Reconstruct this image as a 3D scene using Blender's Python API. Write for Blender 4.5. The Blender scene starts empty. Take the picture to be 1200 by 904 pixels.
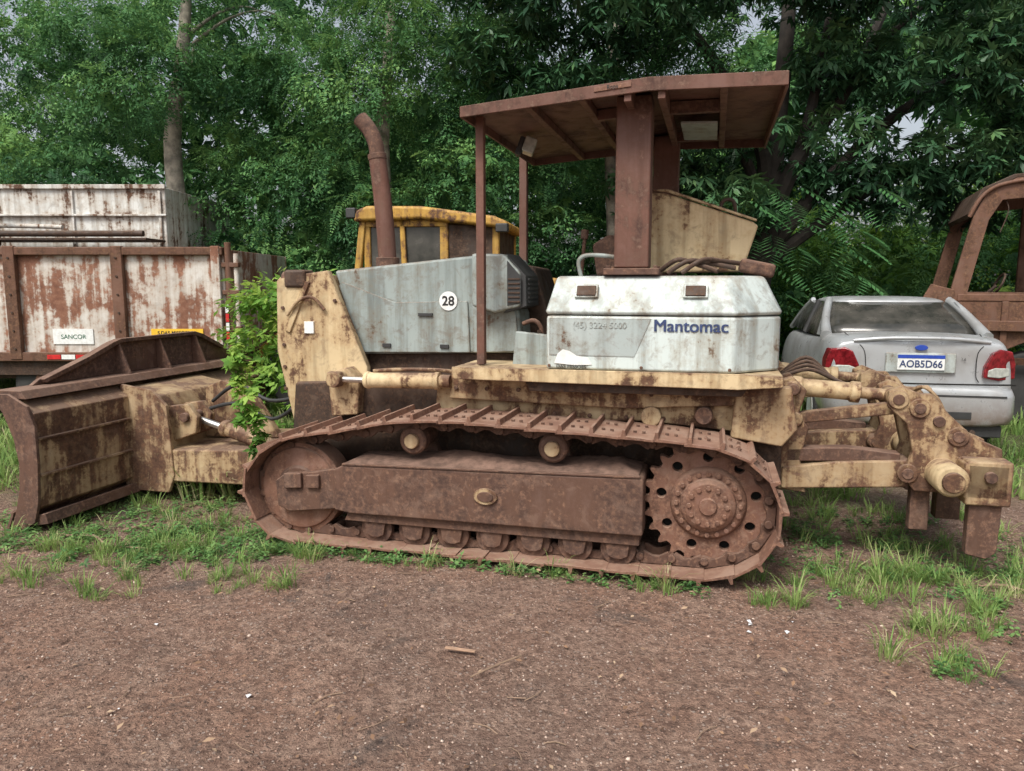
import bpy, bmesh, math, random
import numpy as np
from mathutils import Vector, Matrix, Euler
random.seed(7); rng=np.random.default_rng(11)
scn=bpy.context.scene; COL=bpy.context.collection
R=math.radians
# ---------------------------------------------------------------- node helpers
def newmat(name):
    m=bpy.data.materials.new(name); m.use_nodes=True
    nt=m.node_tree; b=nt.nodes['Principled BSDF']; return m,nt,b
def N(nt,t,**k):
    n=nt.nodes.new(t)
    for a,v in k.items(): setattr(n,a,v)
    return n
def noise(nt,vec,scale,detail=6,rough=.6,dist=0):
    n=N(nt,'ShaderNodeTexNoise'); n.inputs['Scale'].default_value=scale; n.inputs['Detail'].default_value=detail
    n.inputs['Roughness'].default_value=rough; n.inputs['Distortion'].default_value=dist
    if vec is not None: nt.links.new(vec,n.inputs['Vector'])
    return n.outputs['Fac']
def mapr(nt,val,a,b,c=0.,d=1.,smooth=True):
    n=N(nt,'ShaderNodeMapRange'); n.interpolation_type='SMOOTHSTEP' if smooth else 'LINEAR'
    nt.links.new(val,n.inputs[0])
    for i,v in zip((1,2,3,4),(a,b,c,d)): n.inputs[i].default_value=v
    return n.outputs[0]
def mix(nt,f,a,b):
    n=N(nt,'ShaderNodeMix',data_type='RGBA')
    for s,v in ((n.inputs[0],f),(n.inputs[6],a),(n.inputs[7],b)):
        if isinstance(v,(int,float)): s.default_value=v
        elif isinstance(v,(tuple,list)): s.default_value=(v[0],v[1],v[2],1)
        else: nt.links.new(v,s)
    return n.outputs[2]
def mth(nt,op,a,b=0.):
    n=N(nt,'ShaderNodeMath',operation=op)
    for i,v in enumerate((a,b)):
        if isinstance(v,(int,float)): n.inputs[i].default_value=v
        else: nt.links.new(v,n.inputs[i])
    return n.outputs[0]
def ramp(nt,val,stops):
    n=N(nt,'ShaderNodeValToRGB'); e=n.color_ramp.elements
    while len(e)<len(stops): e.new(.5)
    for i,(p,c) in enumerate(stops): e[i].position=p; e[i].color=(c[0],c[1],c[2],1)
    nt.links.new(val,n.inputs[0]); return n.outputs[0]
def bump(nt,b,h,strength,dist):
    n=N(nt,'ShaderNodeBump'); n.inputs['Strength'].default_value=strength; n.inputs['Distance'].default_value=dist
    nt.links.new(h,n.inputs['Height']); nt.links.new(n.outputs[0],b.inputs['Normal']); return n
def weather(name,c1,c2,rust=.35,scale=3.,rough=.6,dirt=.5,edge=True,stain=.5,rustcol=((.055,.03,.02),(.135,.07,.045),(.27,.145,.08)),metal=0.,dirtcol=(.20,.135,.098)):
    m,nt,b=newmat(name); L=nt.links
    tc=N(nt,'ShaderNodeTexCoord').outputs['Object']
    mp=N(nt,'ShaderNodeMapping'); mp.inputs['Scale'].default_value=(7,7,.55); L.new(tc,mp.inputs[0])
    n1=noise(nt,tc,scale,8,.68,.3); n2=noise(nt,tc,scale*9,6,.7); n3=noise(nt,mp.outputs[0],1.6,5,.6)
    n4=noise(nt,tc,1.1,3,.5); n5=noise(nt,tc,scale*2.6,7,.7,.6)
    s=mth(nt,'ADD',mth(nt,'MULTIPLY',n1,.50),mth(nt,'ADD',mth(nt,'MULTIPLY',n3,.30),mth(nt,'MULTIPLY',n2,.20)))
    if edge:
        bv=N(nt,'ShaderNodeBevel',samples=2); bv.inputs[0].default_value=.014
        g=N(nt,'ShaderNodeNewGeometry'); d=N(nt,'ShaderNodeVectorMath',operation='DOT_PRODUCT')
        L.new(bv.outputs[0],d.inputs[0]); L.new(g.outputs['Normal'],d.inputs[1])
        ed=mapr(nt,d.outputs['Value'],.99,.80,0.,.11); s=mth(nt,'ADD',s,ed)
    th=.5+(.5-rust)*.36
    mask=mapr(nt,s,th-.03,th+.03)
    halo=mapr(nt,s,th-.12,th+.01,0.,.6)
    base=mix(nt,mapr(nt,n4,.35,.65),c1,c2)
    base=mix(nt,mth(nt,'MULTIPLY',mapr(nt,n3,.42,.72),stain),base,tuple(.38*x for x in c2))
    base=mix(nt,mth(nt,'MULTIPLY',mapr(nt,n5,.52,.68),stain*.6),base,(c2[0]*.45,c2[1]*.40,c2[2]*.36))
    base=mix(nt,halo,base,(c1[0]*.60,c1[1]*.48,c1[2]*.38))
    rc=ramp(nt,n2,[(.32,rustcol[0]),(.5,rustcol[1]),(.70,rustcol[2])])
    rc=mix(nt,mapr(nt,n1,.35,.65,0.,.5),rc,rustcol[0])
    col=mix(nt,mask,base,rc)
    g2=N(nt,'ShaderNodeNewGeometry'); sx=N(nt,'ShaderNodeSeparateXYZ'); L.new(g2.outputs['Normal'],sx.inputs[0])
    up=mth(nt,'MULTIPLY',mapr(nt,sx.outputs[2],.3,.9),mapr(nt,n1,.38,.6,.25,1.)); up=mth(nt,'MULTIPLY',up,dirt)
    up=mth(nt,'MAXIMUM',up,mth(nt,'MULTIPLY',mapr(nt,n5,.50,.64),dirt*.45))
    col=mix(nt,up,col,dirtcol)
    L.new(col,b.inputs['Base Color'])
    L.new(mapr(nt,mask,0,1,rough,.9),b.inputs['Roughness'])
    b.inputs['Metallic'].default_value=metal; b.inputs['Specular IOR Level'].default_value=.3
    h=mth(nt,'ADD',mth(nt,'MULTIPLY',mask,-.5),mth(nt,'MULTIPLY',n2,mth(nt,'ADD',mth(nt,'MULTIPLY',mask,.8),.25)))
    bump(nt,b,h,.55,.006)
    return m
def plain(name,c,rough=.6,metal=0,var=.25,scale=8,bmp=.2):
    m,nt,b=newmat(name); tc=N(nt,'ShaderNodeTexCoord').outputs['Object']
    n=noise(nt,tc,scale,6,.65); nt.links.new(mix(nt,mapr(nt,n,.3,.7),tuple(x*(1-var) for x in c),tuple(min(1,x*(1+var)) for x in c)),b.inputs['Base Color'])
    b.inputs['Roughness'].default_value=rough; b.inputs['Metallic'].default_value=metal
    if bmp: bump(nt,b,n,bmp,.004)
    return m
M={}
M['cream']=weather('cream_paint',(.61,.48,.29),(.50,.39,.23),rust=.34,scale=3.9,stain=.7)
M['cream_rusty']=weather('cream_rusty',(.50,.385,.235),(.38,.28,.17),rust=.47,scale=4.4,stain=.75,dirt=.7)
M['creamdirty']=weather('cream_blade',(.46,.35,.22),(.32,.22,.15),rust=.52,scale=3.0,stain=.8,dirt=.8)
M['rust']=weather('rusted_steel',(.145,.084,.062),(.10,.060,.047),rust=.55,scale=4,edge=False,rustcol=((.055,.033,.026),(.12,.068,.050),(.26,.145,.092)),dirt=.7,dirtcol=(.25,.162,.12))
M['trackrust']=weather('track_rust',(.25,.14,.102),(.18,.098,.073),rust=.5,scale=6,edge=False,rustcol=((.085,.046,.034),(.20,.105,.072),(.39,.22,.14)),dirt=.65,dirtcol=(.35,.235,.175))
M['rustred']=weather('rust_paint',(.175,.088,.066),(.135,.072,.056),rust=.42,scale=3,edge=False,rustcol=((.06,.034,.028),(.135,.075,.056),(.27,.17,.125)),dirt=.35)
M['darkrust']=weather('dark_rust',(.075,.050,.038),(.048,.036,.03),rust=.5,scale=5,edge=False,rustcol=((.03,.021,.016),(.07,.042,.03),(.15,.085,.052)),dirt=.55)
M['grey']=weather('grey_paint',(.32,.365,.35),(.25,.295,.285),rust=.27,scale=4.2,stain=.75,rough=.5,rustcol=((.06,.042,.03),(.14,.09,.06),(.22,.14,.09)))
M['white']=weather('pale_paint',(.57,.64,.62),(.48,.54,.52),rust=.225,scale=5.,stain=.65,rough=.5,dirt=.5,rustcol=((.08,.055,.04),(.18,.12,.08),(.28,.2,.13)))
M['greyband']=weather('pale_band',(.36,.41,.40),(.44,.48,.46),rust=.2,scale=5,stain=.4,rough=.5)
M['black']=plain('black_plastic',(.03,.03,.03),.6)
M['dark']=plain('dark_void',(.012,.011,.010),.9)
M['chrome']=plain('chrome_rod',(.55,.53,.5),.3,.9,.2)
M['yellow']=weather('yellow_paint',(.55,.33,.07),(.42,.26,.07),rust=.38,scale=4.5,stain=.7)
M['whitedrop']=weather('white_dropside',(.68,.66,.62),(.56,.53,.49),rust=.49,scale=1.7,stain=.55,rustcol=((.13,.06,.04),(.26,.12,.075),(.40,.215,.14)),dirt=.3)
M['whitebox']=weather('white_box_body',(.68,.69,.66),(.56,.56,.53),rust=.37,scale=2.6,stain=.8,dirt=.25)
M['wreck']=weather('wreck_rust',(.19,.10,.068),(.12,.068,.048),rust=.5,scale=4,edge=False,dirt=.4)
M['tire']=plain('tyre_rubber',(.03,.029,.028),.85)
M['ink']=plain('navy_ink',(.03,.05,.13),.5,0,.3,30,0)
M['inkblack']=plain('black_ink',(.015,.015,.015),.5,0,.1,20,0)
M['decal']=plain('white_decal',(.72,.73,.71),.5,0,.12,30,0)
M['yplate']=plain('yellow_plate',(.75,.45,.03),.5,0,.1,20,0)
M['red']=plain('red_reflector',(.5,.02,.02),.35,0,.2,20,0)
M['taillamp']=plain('tail_lamp_red',(.17,.012,.016),.15,0,.5,25,0)
M['blue']=plain('blue_band',(.02,.06,.35),.4,0,.1,20,0)
M['bark']=plain('bark_pale',(.20,.18,.145),.9,0,.5,7,.9)
M['barkdark']=plain('bark_dark',(.026,.021,.017),.9,0,.45,9,.9)
M['lamp']=plain('lamp_glass',(.40,.42,.38),.25,0,.2,30,0)
M['mud']=plain('packed_soil',(.16,.097,.072),.95,0,.4,14,.9)
# ---------------------------------------------------------------- mesh helpers
def finish(o,mat,parent,bevel,smooth=35,seg=2):
    me=o.data
    me.materials.append(mat)
    me.polygons.foreach_set('use_smooth',[True]*len(me.polygons)); me.set_sharp_from_angle(angle=R(smooth))
    if bevel:
        b=o.modifiers.new('b','BEVEL'); b.width=bevel; b.segments=seg; b.limit_method='ANGLE'; b.angle_limit=R(35); b.harden_normals=True
    if parent: o.parent=parent
    return o
def mesh(name,v,f,mat,parent=None,bevel=0,smooth=35):
    me=bpy.data.meshes.new(name); me.from_pydata([tuple(x) for x in v],[],f); 
    bm=bmesh.new(); bm.from_mesh(me); bmesh.ops.recalc_face_normals(bm,faces=bm.faces); bm.to_mesh(me); bm.free()
    o=bpy.data.objects.new(name,me); COL.objects.link(o); return finish(o,mat,parent,bevel,smooth)
def box(name,a,b,mat,parent=None,bevel=.006,rot=None):
    a=Vector(a);b=Vector(b);c=(a+b)/2;h=(b-a)/2
    v=[Vector((sx*h.x,sy*h.y,sz*h.z)) for sx in(-1,1) for sy in(-1,1) for sz in(-1,1)]
    if rot: 
        e=Euler([R(x) for x in rot]).to_matrix(); v=[e@x for x in v]
    v=[x+c for x in v]
    return mesh(name,v,[(0,1,3,2),(4,6,7,5),(0,4,5,1),(2,3,7,6),(0,2,6,4),(1,5,7,3)],mat,parent,bevel)
def prism(name,pts,t0,t1,mat,parent=None,bevel=.006,ax='t'):
    n=len(pts)
    def P(p,t):
        if ax=='t': return (p[0],t,p[1])
        if ax=='z': return (p[0],p[1],t)
        return (t,p[0],p[1])
    v=[P(p,t0) for p in pts]+[P(p,t1) for p in pts]
    f=[tuple(range(n)),tuple(range(2*n-1,n-1,-1))]+[(i,(i+1)%n,(i+1)%n+n,i+n) for i in range(n)]
    return mesh(name,v,f,mat,parent,bevel)
def frame(d):
    d=d.normalized(); u=Vector((0,0,1)) if abs(d.z)<.9 else Vector((1,0,0)); x=d.cross(u).normalized(); return x,x.cross(d).normalized()
def lathe_data(p0,p1,prof,seg=24):
    p0=Vector(p0);p1=Vector(p1);d=p1-p0;Ln=d.length;x,y=frame(d);v=[];f=[]
    for k,(h,r) in enumerate(prof):
        for i in range(seg):
            a=2*math.pi*i/seg; v.append(p0+d*h+(x*math.cos(a)+y*math.sin(a))*r)
        if k:
            for i in range(seg):
                j=(i+1)%seg; f.append(((k-1)*seg+i,(k-1)*seg+j,k*seg+j,k*seg+i))
    f.append(tuple(range(seg))); f.append(tuple(range((len(prof)-1)*seg,len(prof)*seg))[::-1]); return v,f
def cyl(name,p0,p1,r,mat,parent=None,bevel=.004,seg=24,prof=None):
    v,f=lathe_data(p0,p1,prof or [(0,r),(1,r)],seg); return mesh(name,v,f,mat,parent,bevel)
def multi(name,parts,mat,parent=None,bevel=0):
    V=[];F=[]
    for v,f in parts:
        o=len(V);V+=list(v);F+=[tuple(i+o for i in q) for q in f]
    return mesh(name,V,F,mat,parent,bevel)
def bolts(name,ps,ax,r,h,mat,parent,seg=6):
    ax=Vector(ax); return multi(name,[lathe_data(Vector(p),Vector(p)+ax*h,[(0,r),(1,r)],seg) for p in ps],mat,parent,.002)
def catmull(P,n=8,closed=False):
    P=[Vector(p) for p in P];o=[];m=len(P)
    for i in range(m if closed else m-1):
        g=(lambda k:P[k%m]) if closed else (lambda k:P[max(0,min(m-1,k))])
        a,b,c,d=g(i-1),g(i),g(i+1),g(i+2)
        for k in range(n):
            t=k/n; o.append(.5*((2*b)+(c-a)*t+(2*a-5*b+4*c-d)*t*t+(3*b-a-3*c+d)*t**3))
    if not closed:o.append(P[-1])
    return o
def tube_data(pts,rads,seg=10,sm=5):
    n=len(pts); Q=catmull(pts,sm) if sm>1 else [Vector(p) for p in pts]
    if isinstance(rads,(int,float)): rr=[rads]*len(Q)
    else: rr=list(np.interp(np.linspace(0,n-1,len(Q)),range(n),rads))
    v=[];f=[];px=None
    for k,q in enumerate(Q):
        d=(Q[min(k+1,len(Q)-1)]-Q[max(k-1,0)]).normalized()
        if px is None: x,y=frame(d)
        else: x=(px-d*px.dot(d)).normalized(); y=x.cross(d)
        px=x
        for i in range(seg):
            a=2*math.pi*i/seg; v.append(q+(x*math.cos(a)+y*math.sin(a))*rr[k])
        if k:
            for i in range(seg):
                j=(i+1)%seg; f.append(((k-1)*seg+i,(k-1)*seg+j,k*seg+j,k*seg+i))
    f.append(tuple(range(seg))); f.append(tuple(range(len(v)-seg,len(v)))[::-1]); return v,f
def tube(name,pts,rads,mat,parent=None,seg=10,sm=5):
    v,f=tube_data(pts,rads,seg,sm); return mesh(name,v,f,mat,parent,0,50)
def holed(name,outer,holes,thick,mat,parent,M4,bevel=.003):
    cu=bpy.data.curves.new(name,'CURVE'); cu.dimensions='2D'; cu.fill_mode='BOTH'; cu.extrude=thick/2; cu.bevel_depth=bevel; cu.bevel_resolution=1; cu.offset=-bevel
    for poly in [outer]+holes:
        s=cu.splines.new('POLY'); s.points.add(len(poly)-1); s.use_cyclic_u=True
        for p,q in zip(s.points,poly): p.co=(q[0],q[1],0,1)
    t=bpy.data.objects.new(name+'_c',cu); COL.objects.link(t); dg=bpy.context.evaluated_depsgraph_get(); me=bpy.data.meshes.new_from_object(t.evaluated_get(dg)); 
    bpy.data.objects.remove(t); me.transform(M4); me.materials.clear(); o=bpy.data.objects.new(name,me); COL.objects.link(o); return finish(o,mat,parent,0)
def circ(cx,cy,r,n=20,ry=None): return [(cx+r*math.cos(2*math.pi*i/n),cy+(ry or r)*math.sin(2*math.pi*i/n)) for i in range(n)]
def SZ(t): return Matrix(((1,0,0,0),(0,0,-1,t),(0,1,0,0),(0,0,0,1)))
def text(name,body,size,loc,mat,parent,rot=(90,0,0),ext=.001,bold=0):
    c=bpy.data.curves.new(name,'FONT'); c.body=body; c.size=size; c.extrude=ext; c.offset=bold; c.align_x='CENTER'; c.align_y='CENTER'
    o=bpy.data.objects.new(name,c); COL.objects.link(o); c.materials.append(mat); o.location=loc; o.rotation_euler=[R(x) for x in rot]; o.parent=parent; return o
def empty(name,loc=(0,0,0),rz=0):
    e=bpy.data.objects.new(name,None); COL.objects.link(e); e.location=loc; e.rotation_euler=(0,0,R(rz)); return e
# ================================================================= BULLDOZER
D=empty('bulldozer',(-.217,4.205,0),-14.8)
path=[(-1.53,.42),(-1.47,.17),(-1.31,.02),(-1.0,0),(-.5,0),(0,0),(.5,0),(1.0,0),(1.33,.01),(1.54,.09),(1.665,.25),(1.695,.45),(1.61,.64),(1.41,.775),(1.12,.82),(.77,.835),(.42,.85),(0,.868),(-.38,.865),(-.62,.83),(-.85,.785),(-1.18,.725),(-1.40,.61)]
fine=catmull([Vector((a,0,b)) for a,b in path],24,True)
seglen=[(fine[(i+1)%len(fine)]-fine[i]).length for i in range(len(fine))]; tot=sum(seglen); cum=np.concatenate([[0],np.cumsum(seglen)])
def at(d):
    d%=tot; i=int(np.searchsorted(cum,d,'right'))-1; i=min(i,len(fine)-1); k=(d-cum[i])/seglen[i]; a=fine[i];b=fine[(i+1)%len(fine)]
    return a+(b-a)*k,(b-a).normalized()
def make_track(t0,t1,nm):
    n=42; pitch=tot/n; S=[];K=[];B=[]
    for i in range(n):
        p,T=at(i*pitch+.03); _,T1=at(i*pitch-.05);_,T2=at(i*pitch+.11);T=((T1+T2)/2).normalized()
        ta=random.uniform(-.05,.05); T=Vector((T.x*math.cos(ta)-T.z*math.sin(ta),0,T.x*math.sin(ta)+T.z*math.cos(ta)))
        Nn=Vector((-T.z,0,T.x)); 
        if (p-Vector((.05,0,.42))).dot(Nn)<0: Nn=-Nn
        j=random.uniform(-.010,.010); hl=pitch*.5
        sec=[(-hl-.012,-.05),(-hl-.008,-.036),(-hl*.15,-.034),(hl*.55,-.034),(hl*.62,-.0),(hl*.80,.0),(hl*.86,-.036),(hl*1.02,-.040),(hl*1.02,-.054),(-hl*.2,-.05)]
        v=[];m=len(sec)
        for t in (t0+j,t1+j):
            for a,h in sec: q=p+T*a+Nn*h; v.append((q.x,t,q.z))
        f=[tuple(range(m)),tuple(range(2*m-1,m-1,-1))]+[(k,(k+1)%m,(k+1)%m+m,k+m) for k in range(m)]
        S.append((v,f))
        lk=[(-hl*1.1,-.055),(hl*1.1,-.055),(hl*1.15,-.095),(hl*.75,-.125),(hl*.2,-.10),(-hl*.2,-.10),(-hl*.75,-.125),(-hl*1.15,-.095)]
        tm=(t0+t1)/2
        for c in (tm-.085,tm+.06):
            v=[];m=len(lk)
            for t in (c,c+.03):
                for a,h in lk: q=p+T*a+Nn*h; v.append((q.x,t,q.z))
            K.append((v,[tuple(range(m)),tuple(range(2*m-1,m-1,-1))]+[(k,(k+1)%m,(k+1)%m+m,k+m) for k in range(m)]))
        q=p+T*hl-Nn*.095; K.append(lathe_data((q.x,tm-.1,q.z),(q.x,tm+.105,q.z),[(0,.022),(1,.022)],10))
        for tt in (tm-.09,tm+.09):
            for a in (-hl*.4,hl*.15):
                q=p+T*a-Nn*.034; q2=q+Nn*.012; B.append(lathe_data((q.x,tt,q.z),(q2.x,tt,q2.z),[(0,.011),(1,.011)],6))
    multi(nm+'_shoes',S,M['trackrust'],D,.003); multi(nm+'_links',K,M['rust'],D,.003); multi(nm+'_shoe_bolts',B,M['rust'],D)
make_track(0.0,.46,'near_track'); make_track(1.84,2.30,'far_track')
def sprocket(tf,sgn,nm):
    c=(1.29,.42); nt_=25; out=[]
    for i in range(nt_):
        a0=2*math.pi*i/nt_; w=2*math.pi/nt_
        for k,r in ((0,.318),(.22,.322),(.38,.352),(.5,.362),(.62,.352),(.78,.322)): out.append((c[0]+r*math.cos(a0+k*w),c[1]+r*math.sin(a0+k*w)))
    holes=[circ(c[0]+.255*math.cos(a),c[1]+.255*math.sin(a),.028,16) for a in [2*math.pi*i/9+.2 for i in range(9)]]
    holed(nm+'_sprocket_rim',out,holes,.05,M['trackrust'],D,SZ(tf+.06*sgn))
    def L(n,a,b,prof,mat,seg=40): cyl(nm+n,(c[0],a,c[1]),(c[0],b,c[1]),0,mat,D,.003,seg,prof)
    L('_sprocket_back',tf+.14*sgn,tf+.10*sgn,[(0,.30),(1,.30)],M['dark'])
    L('_sprocket_ring',tf+.06*sgn,tf-.005*sgn,[(0,.205),(.5,.205),(.9,.19),(1,.18)],M['trackrust'])
    L('_sprocket_hub',tf+.0*sgn,tf-.045*sgn,[(0,.15),(.6,.145),(1,.12)],M['trackrust'])
    L('_sprocket_cap',tf-.04*sgn,tf-.062*sgn,[(0,.05),(1,.045)],M['trackrust'])
    bolts(nm+'_sprocket_bolts',[(c[0]+.17*math.cos(a),tf-.003*sgn,c[1]+.17*math.sin(a)) for a in [2*math.pi*i/20 for i in range(20)]],(0,-sgn,0),.014,.016,M['trackrust'],D)
    bolts(nm+'_hub_bolts',[(c[0]+.10*math.cos(a),tf-.043*sgn,c[1]+.10*math.sin(a)) for a in [2*math.pi*i/12 for i in range(12)]],(0,-sgn,0),.014,.014,M['trackrust'],D)
    cyl(nm+'_final_drive',(c[0],tf+.15*sgn,c[1]),(c[0],tf+.5*sgn,c[1]),.26,M['darkrust'],D,.01,32)
sprocket(.14,1,'near'); sprocket(2.16,-1,'far')
for tf,sg,nm in ((.12,1,'near'),(2.18,-1,'far')):
    c=(-1.185,.345)
    cyl(nm+'_idler',(c[0],tf,c[1]),(c[0],tf+.20*sg,c[1]),0,M['trackrust'],D,.004,44,[(0,.245),(.02,.255),(.1,.26),(.12,.285),(.9,.285),(.92,.26),(1,.25)])
    cyl(nm+'_idler_rim',(c[0],tf-.012*sg,c[1]),(c[0],tf+.01*sg,c[1]),0,M['rust'],D,.003,44,[(0,.13),(1,.16)])
    cyl(nm+'_idler_hub',(c[0],tf-.04*sg,c[1]),(c[0],tf+.02*sg,c[1]),.07,M['rust'],D,.004)
def rframe(T,nm):
    def pr(n,pts,a,b,mat,bev=.008): prism(nm+n,pts,T(a),T(b),mat,D,bev)
    pr('_frame_box',[(-.90,.50),(-.84,.53),(.93,.565),(.95,.55),(.95,.24),(-.80,.235),(-.9,.25)],.035,.42,M['rust'],.012)
    pr('_frame_yoke',[(-1.30,.24),(-1.31,.40),(-1.24,.45),(-1.05,.47),(-.9,.50),(-.9,.25),(-1.22,.21)],.06,.105,M['rust'])
    pr('_yoke_block',[(-1.24,.36),(-1.24,.455),(-1.12,.465),(-1.12,.37)],.035,.062,M['rust'])
    pr('_yoke_block_b',[(-1.09,.37),(-1.09,.455),(-1.0,.46),(-1.0,.375)],.035,.062,M['rust'])
    pr('_frame_lower_rail',[(-.85,.18),(-.83,.232),(.93,.235),(.93,.175)],.07,.40,M['rust'],.004)
    pr('_frame_top_lip',[(-.84,.531),(.93,.566),(.93,.578),(-.84,.543)],.03,.06,M['rust'],.003)
    for i in range(7):
        s=-.66+i*.245
        cyl(nm+'_bottom_roller_%d'%(i+1),(s,T(.10),.135),(s,T(.37),.135),0,M['rust'],D,.004,24,[(0,.05),(.04,.055),(.05,.10),(.2,.10),(.22,.075),(.78,.075),(.8,.10),(.95,.10),(.96,.055),(1,.05)])
        pr('_roller_bracket_%d'%(i+1),[(s-.055,.10),(s-.07,.178),(s+.07,.178),(s+.055,.10),(s+.02,.085),(s-.02,.085)],.085,.099,M['rust'],.004)
    for s in (-.42,.43):
        cyl(nm+'_carrier_roller',(s,T(.12),.685),(s,T(.38),.685),0,M['rust'],D,.004,28,[(0,.072),(.05,.085),(.3,.085),(.32,.065),(1,.065)])
        cyl(nm+'_carrier_cap',(s,T(.095),.685),(s,T(.125),.685),.045,M['cream_rusty'],D,.006,20)
        pr('_carrier_support',[(s-.07,.53),(s-.03,.66),(s+.03,.66),(s+.09,.53)],.38,.44,M['rust'])
rframe(lambda t:t,'near'); rframe(lambda t:2.3-t,'far')
me_v=[];me_f=[];nx,ny=60,12
for i in range(nx+1):
    for j in range(ny+1):
        s=-.84+1.76*i/nx;t=.075+.33*j/ny; e=min(1,(j/ny)*3,(1-j/ny)*3+.3,i/4,(nx-i)/4)
        z=.538+.035*(s+.84)/1.76+e*(.018+.03*(math.sin(s*7+t*9)*.5+.5)*random.uniform(.7,1.2))
        me_v.append((s,t,z))
for i in range(nx):
    for j in range(ny): a=i*(ny+1)+j; me_f.append((a,a+ny+1,a+ny+2,a+1))
mesh('frame_soil',me_v,me_f,M['mud'],D,0,80)
holed('frame_badge',circ(.06,.405,.07,28,.048),[],.01,M['cream_rusty'],D,SZ(.028)); holed('frame_badge_core',circ(.06,.405,.048,24,.03),[],.01,M['rust'],D,SZ(.021))
# ---- hull
prism('hull',[(-1.5,.45),(-1.45,.95),(-.5,1.0),(1.55,1.03),(1.68,.95),(1.70,.45),(1.4,.34),(-1.2,.34)],.56,1.74,M['darkrust'],D,.02)
prism('hull_side_plate',[(-.42,.72),(-.40,1.0),(1.60,1.04),(1.66,.96),(1.66,.80),(1.45,.76),(.9,.80),(.2,.76)],.50,.558,M['cream_rusty'],D,.008)
prism('hull_step',[(-.3,.90),(-.28,1.045),(1.5,1.05),(1.55,.93),(.8,.88)],.44,.498,M['cream_rusty'],D,.008)
bolts('hull_bolts',[(-.25+.2*i,.439,.97) for i in range(9)],(0,-1,0),.014,.014,M['rust'],D)
bolts('hull_bolts_low',[(-.3+.22*i,.499,.82) for i in range(9)],(0,-1,0),.014,.014,M['rust'],D)
cyl('hull_boss',(.95,.43,.84),(.95,.51,.84),.06,M['cream_rusty'],D,.008)
cyl('hull_boss_b',(1.25,.40,.86),(1.25,.51,.86),.05,M['rust'],D,.008)
prism('rear_corner_plate',[(1.40,.74),(1.42,1.02),(1.72,1.04),(1.76,.80),(1.68,.70)],.42,.50,M['cream_rusty'],D,.01)
box('near_fender',(-.22,.28,1.075),(1.66,.80,1.115),M['cream'],D,.006)
prism('near_fender_lip',[(-.22,1.045),(-.22,1.118),(1.45,1.122),(1.66,1.105),(1.66,1.055),(1.43,1.035)],.262,.282,M['cream'],D,.005)
prism('near_fender_under',[(.25,.98),(.2,1.07),(1.5,1.07),(1.45,.99)],.32,.43,M['darkrust'],D,.005)
box('far_fender',(-.22,1.5,1.075),(1.66,2.02,1.115),M['cream'],D)
box('floor_plate',(-.25,.80,1.02),(1.6,1.50,1.07),M['darkrust'],D)
# ---- radiator guard and hood
def guardpoly(): return [(-1.49,.66),(-1.60,1.16),(-1.585,1.63),(-1.56,1.655),(-1.20,1.70),(-1.08,1.42),(-.93,1.06),(-.955,.72)]
prism('radiator_guard_near_cheek',guardpoly(),.60,.66,M['cream'],D,.01)
prism('radiator_guard_far_cheek',guardpoly(),1.64,1.70,M['cream'],D,.01)
prism('radiator_guard_core',[(-1.45,.68),(-1.56,1.16),(-1.55,1.63),(-1.22,1.67),(-1.0,1.06),(-1.0,.72)],.66,1.64,M['cream_rusty'],D,.004)
prism('guard_rib',[(-1.53,1.30),(-1.36,1.63),(-1.33,1.62),(-1.49,1.28)],.585,.602,M['cream'],D,.004)
box('guard_latch',(-1.38,.588,1.28),(-1.31,.602,1.36),M['decal'],D,.002)
bolts('guard_bolts',[(-1.54,.60,z) for z in (.9,1.05,1.2,1.45)]+[(-1.05,.60,.80),(-1.05,.60,.92),(-1.15,.60,1.5)],(0,-1,0),.013,.014,M['rust'],D)
tube('guard_strap',[(-1.50,.58,1.40),(-1.40,.565,1.50),(-1.30,.57,1.52),(-1.22,.58,1.44)],.011,M['cream_rusty'],D)
box('head_lamp',(-1.52,.58,1.585),(-1.36,.72,1.705),M['darkrust'],D,.02)
cyl('head_lamp_rim',(-1.55,.65,1.645),(-1.51,.65,1.645),.05,M['rust'],D)
prism('trunnion_bracket',[(-1.14,.74),(-1.16,1.03),(-1.02,1.07),(-.93,.98),(-.95,.76)],.48,.60,M['cream_rusty'],D,.012)
cyl('trunnion_pin',(-1.06,.36,1.0),(-1.06,.6,1.0),.05,M['cream_rusty'],D,.008)
prism('hood',[(-1.215,1.70),(-.24,1.79),(-.08,1.79),(.08,1.42),(.10,1.17),(-1.04,1.135),(-1.06,1.25)],.72,1.58,M['grey'],D,.02)
prism('hood_side_panel',[(-1.03,1.15),(-1.06,1.26),(-1.175,1.60),(-1.15,1.625),(-.80,1.50),(-.76,1.49),(-.26,1.50),(-.245,1.165)],.704,.722,M['grey'],D,.006)
prism('hood_rear_panel',[(-.225,1.165),(-.225,1.77),(-.10,1.77),(.065,1.41),(.085,1.18)],.704,.722,M['grey'],D,.006)
prism('hood_under',[(-1.0,.98),(-1.0,1.14),(.08,1.16),(.10,1.0)],.78,1.52,M['darkrust'],D,.006)
for s in (-.86,-.45): box('hood_latch',(s,.692,1.19),(s+.06,.705,1.215),M['black'],D,.002)
prism('hood_handle',[(-.6,1.40),(-.6,1.42),(-.5,1.42),(-.5,1.40)],.69,.706,M['black'],D,.002)
holed('number_disc',circ(-.39,1.50,.062,36),[],.004,M['decal'],D,SZ(.700),.0005)
text('number_28','28',.085,(-.39,.6965,1.498),M['inkblack'],D,bold=.002)
prism('air_box',[(-.20,1.47),(-.20,1.80),(.005,1.795),(.12,1.68),(.12,1.47),(-.05,1.43)],.60,.98,M['grey'],D,.018)
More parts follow.
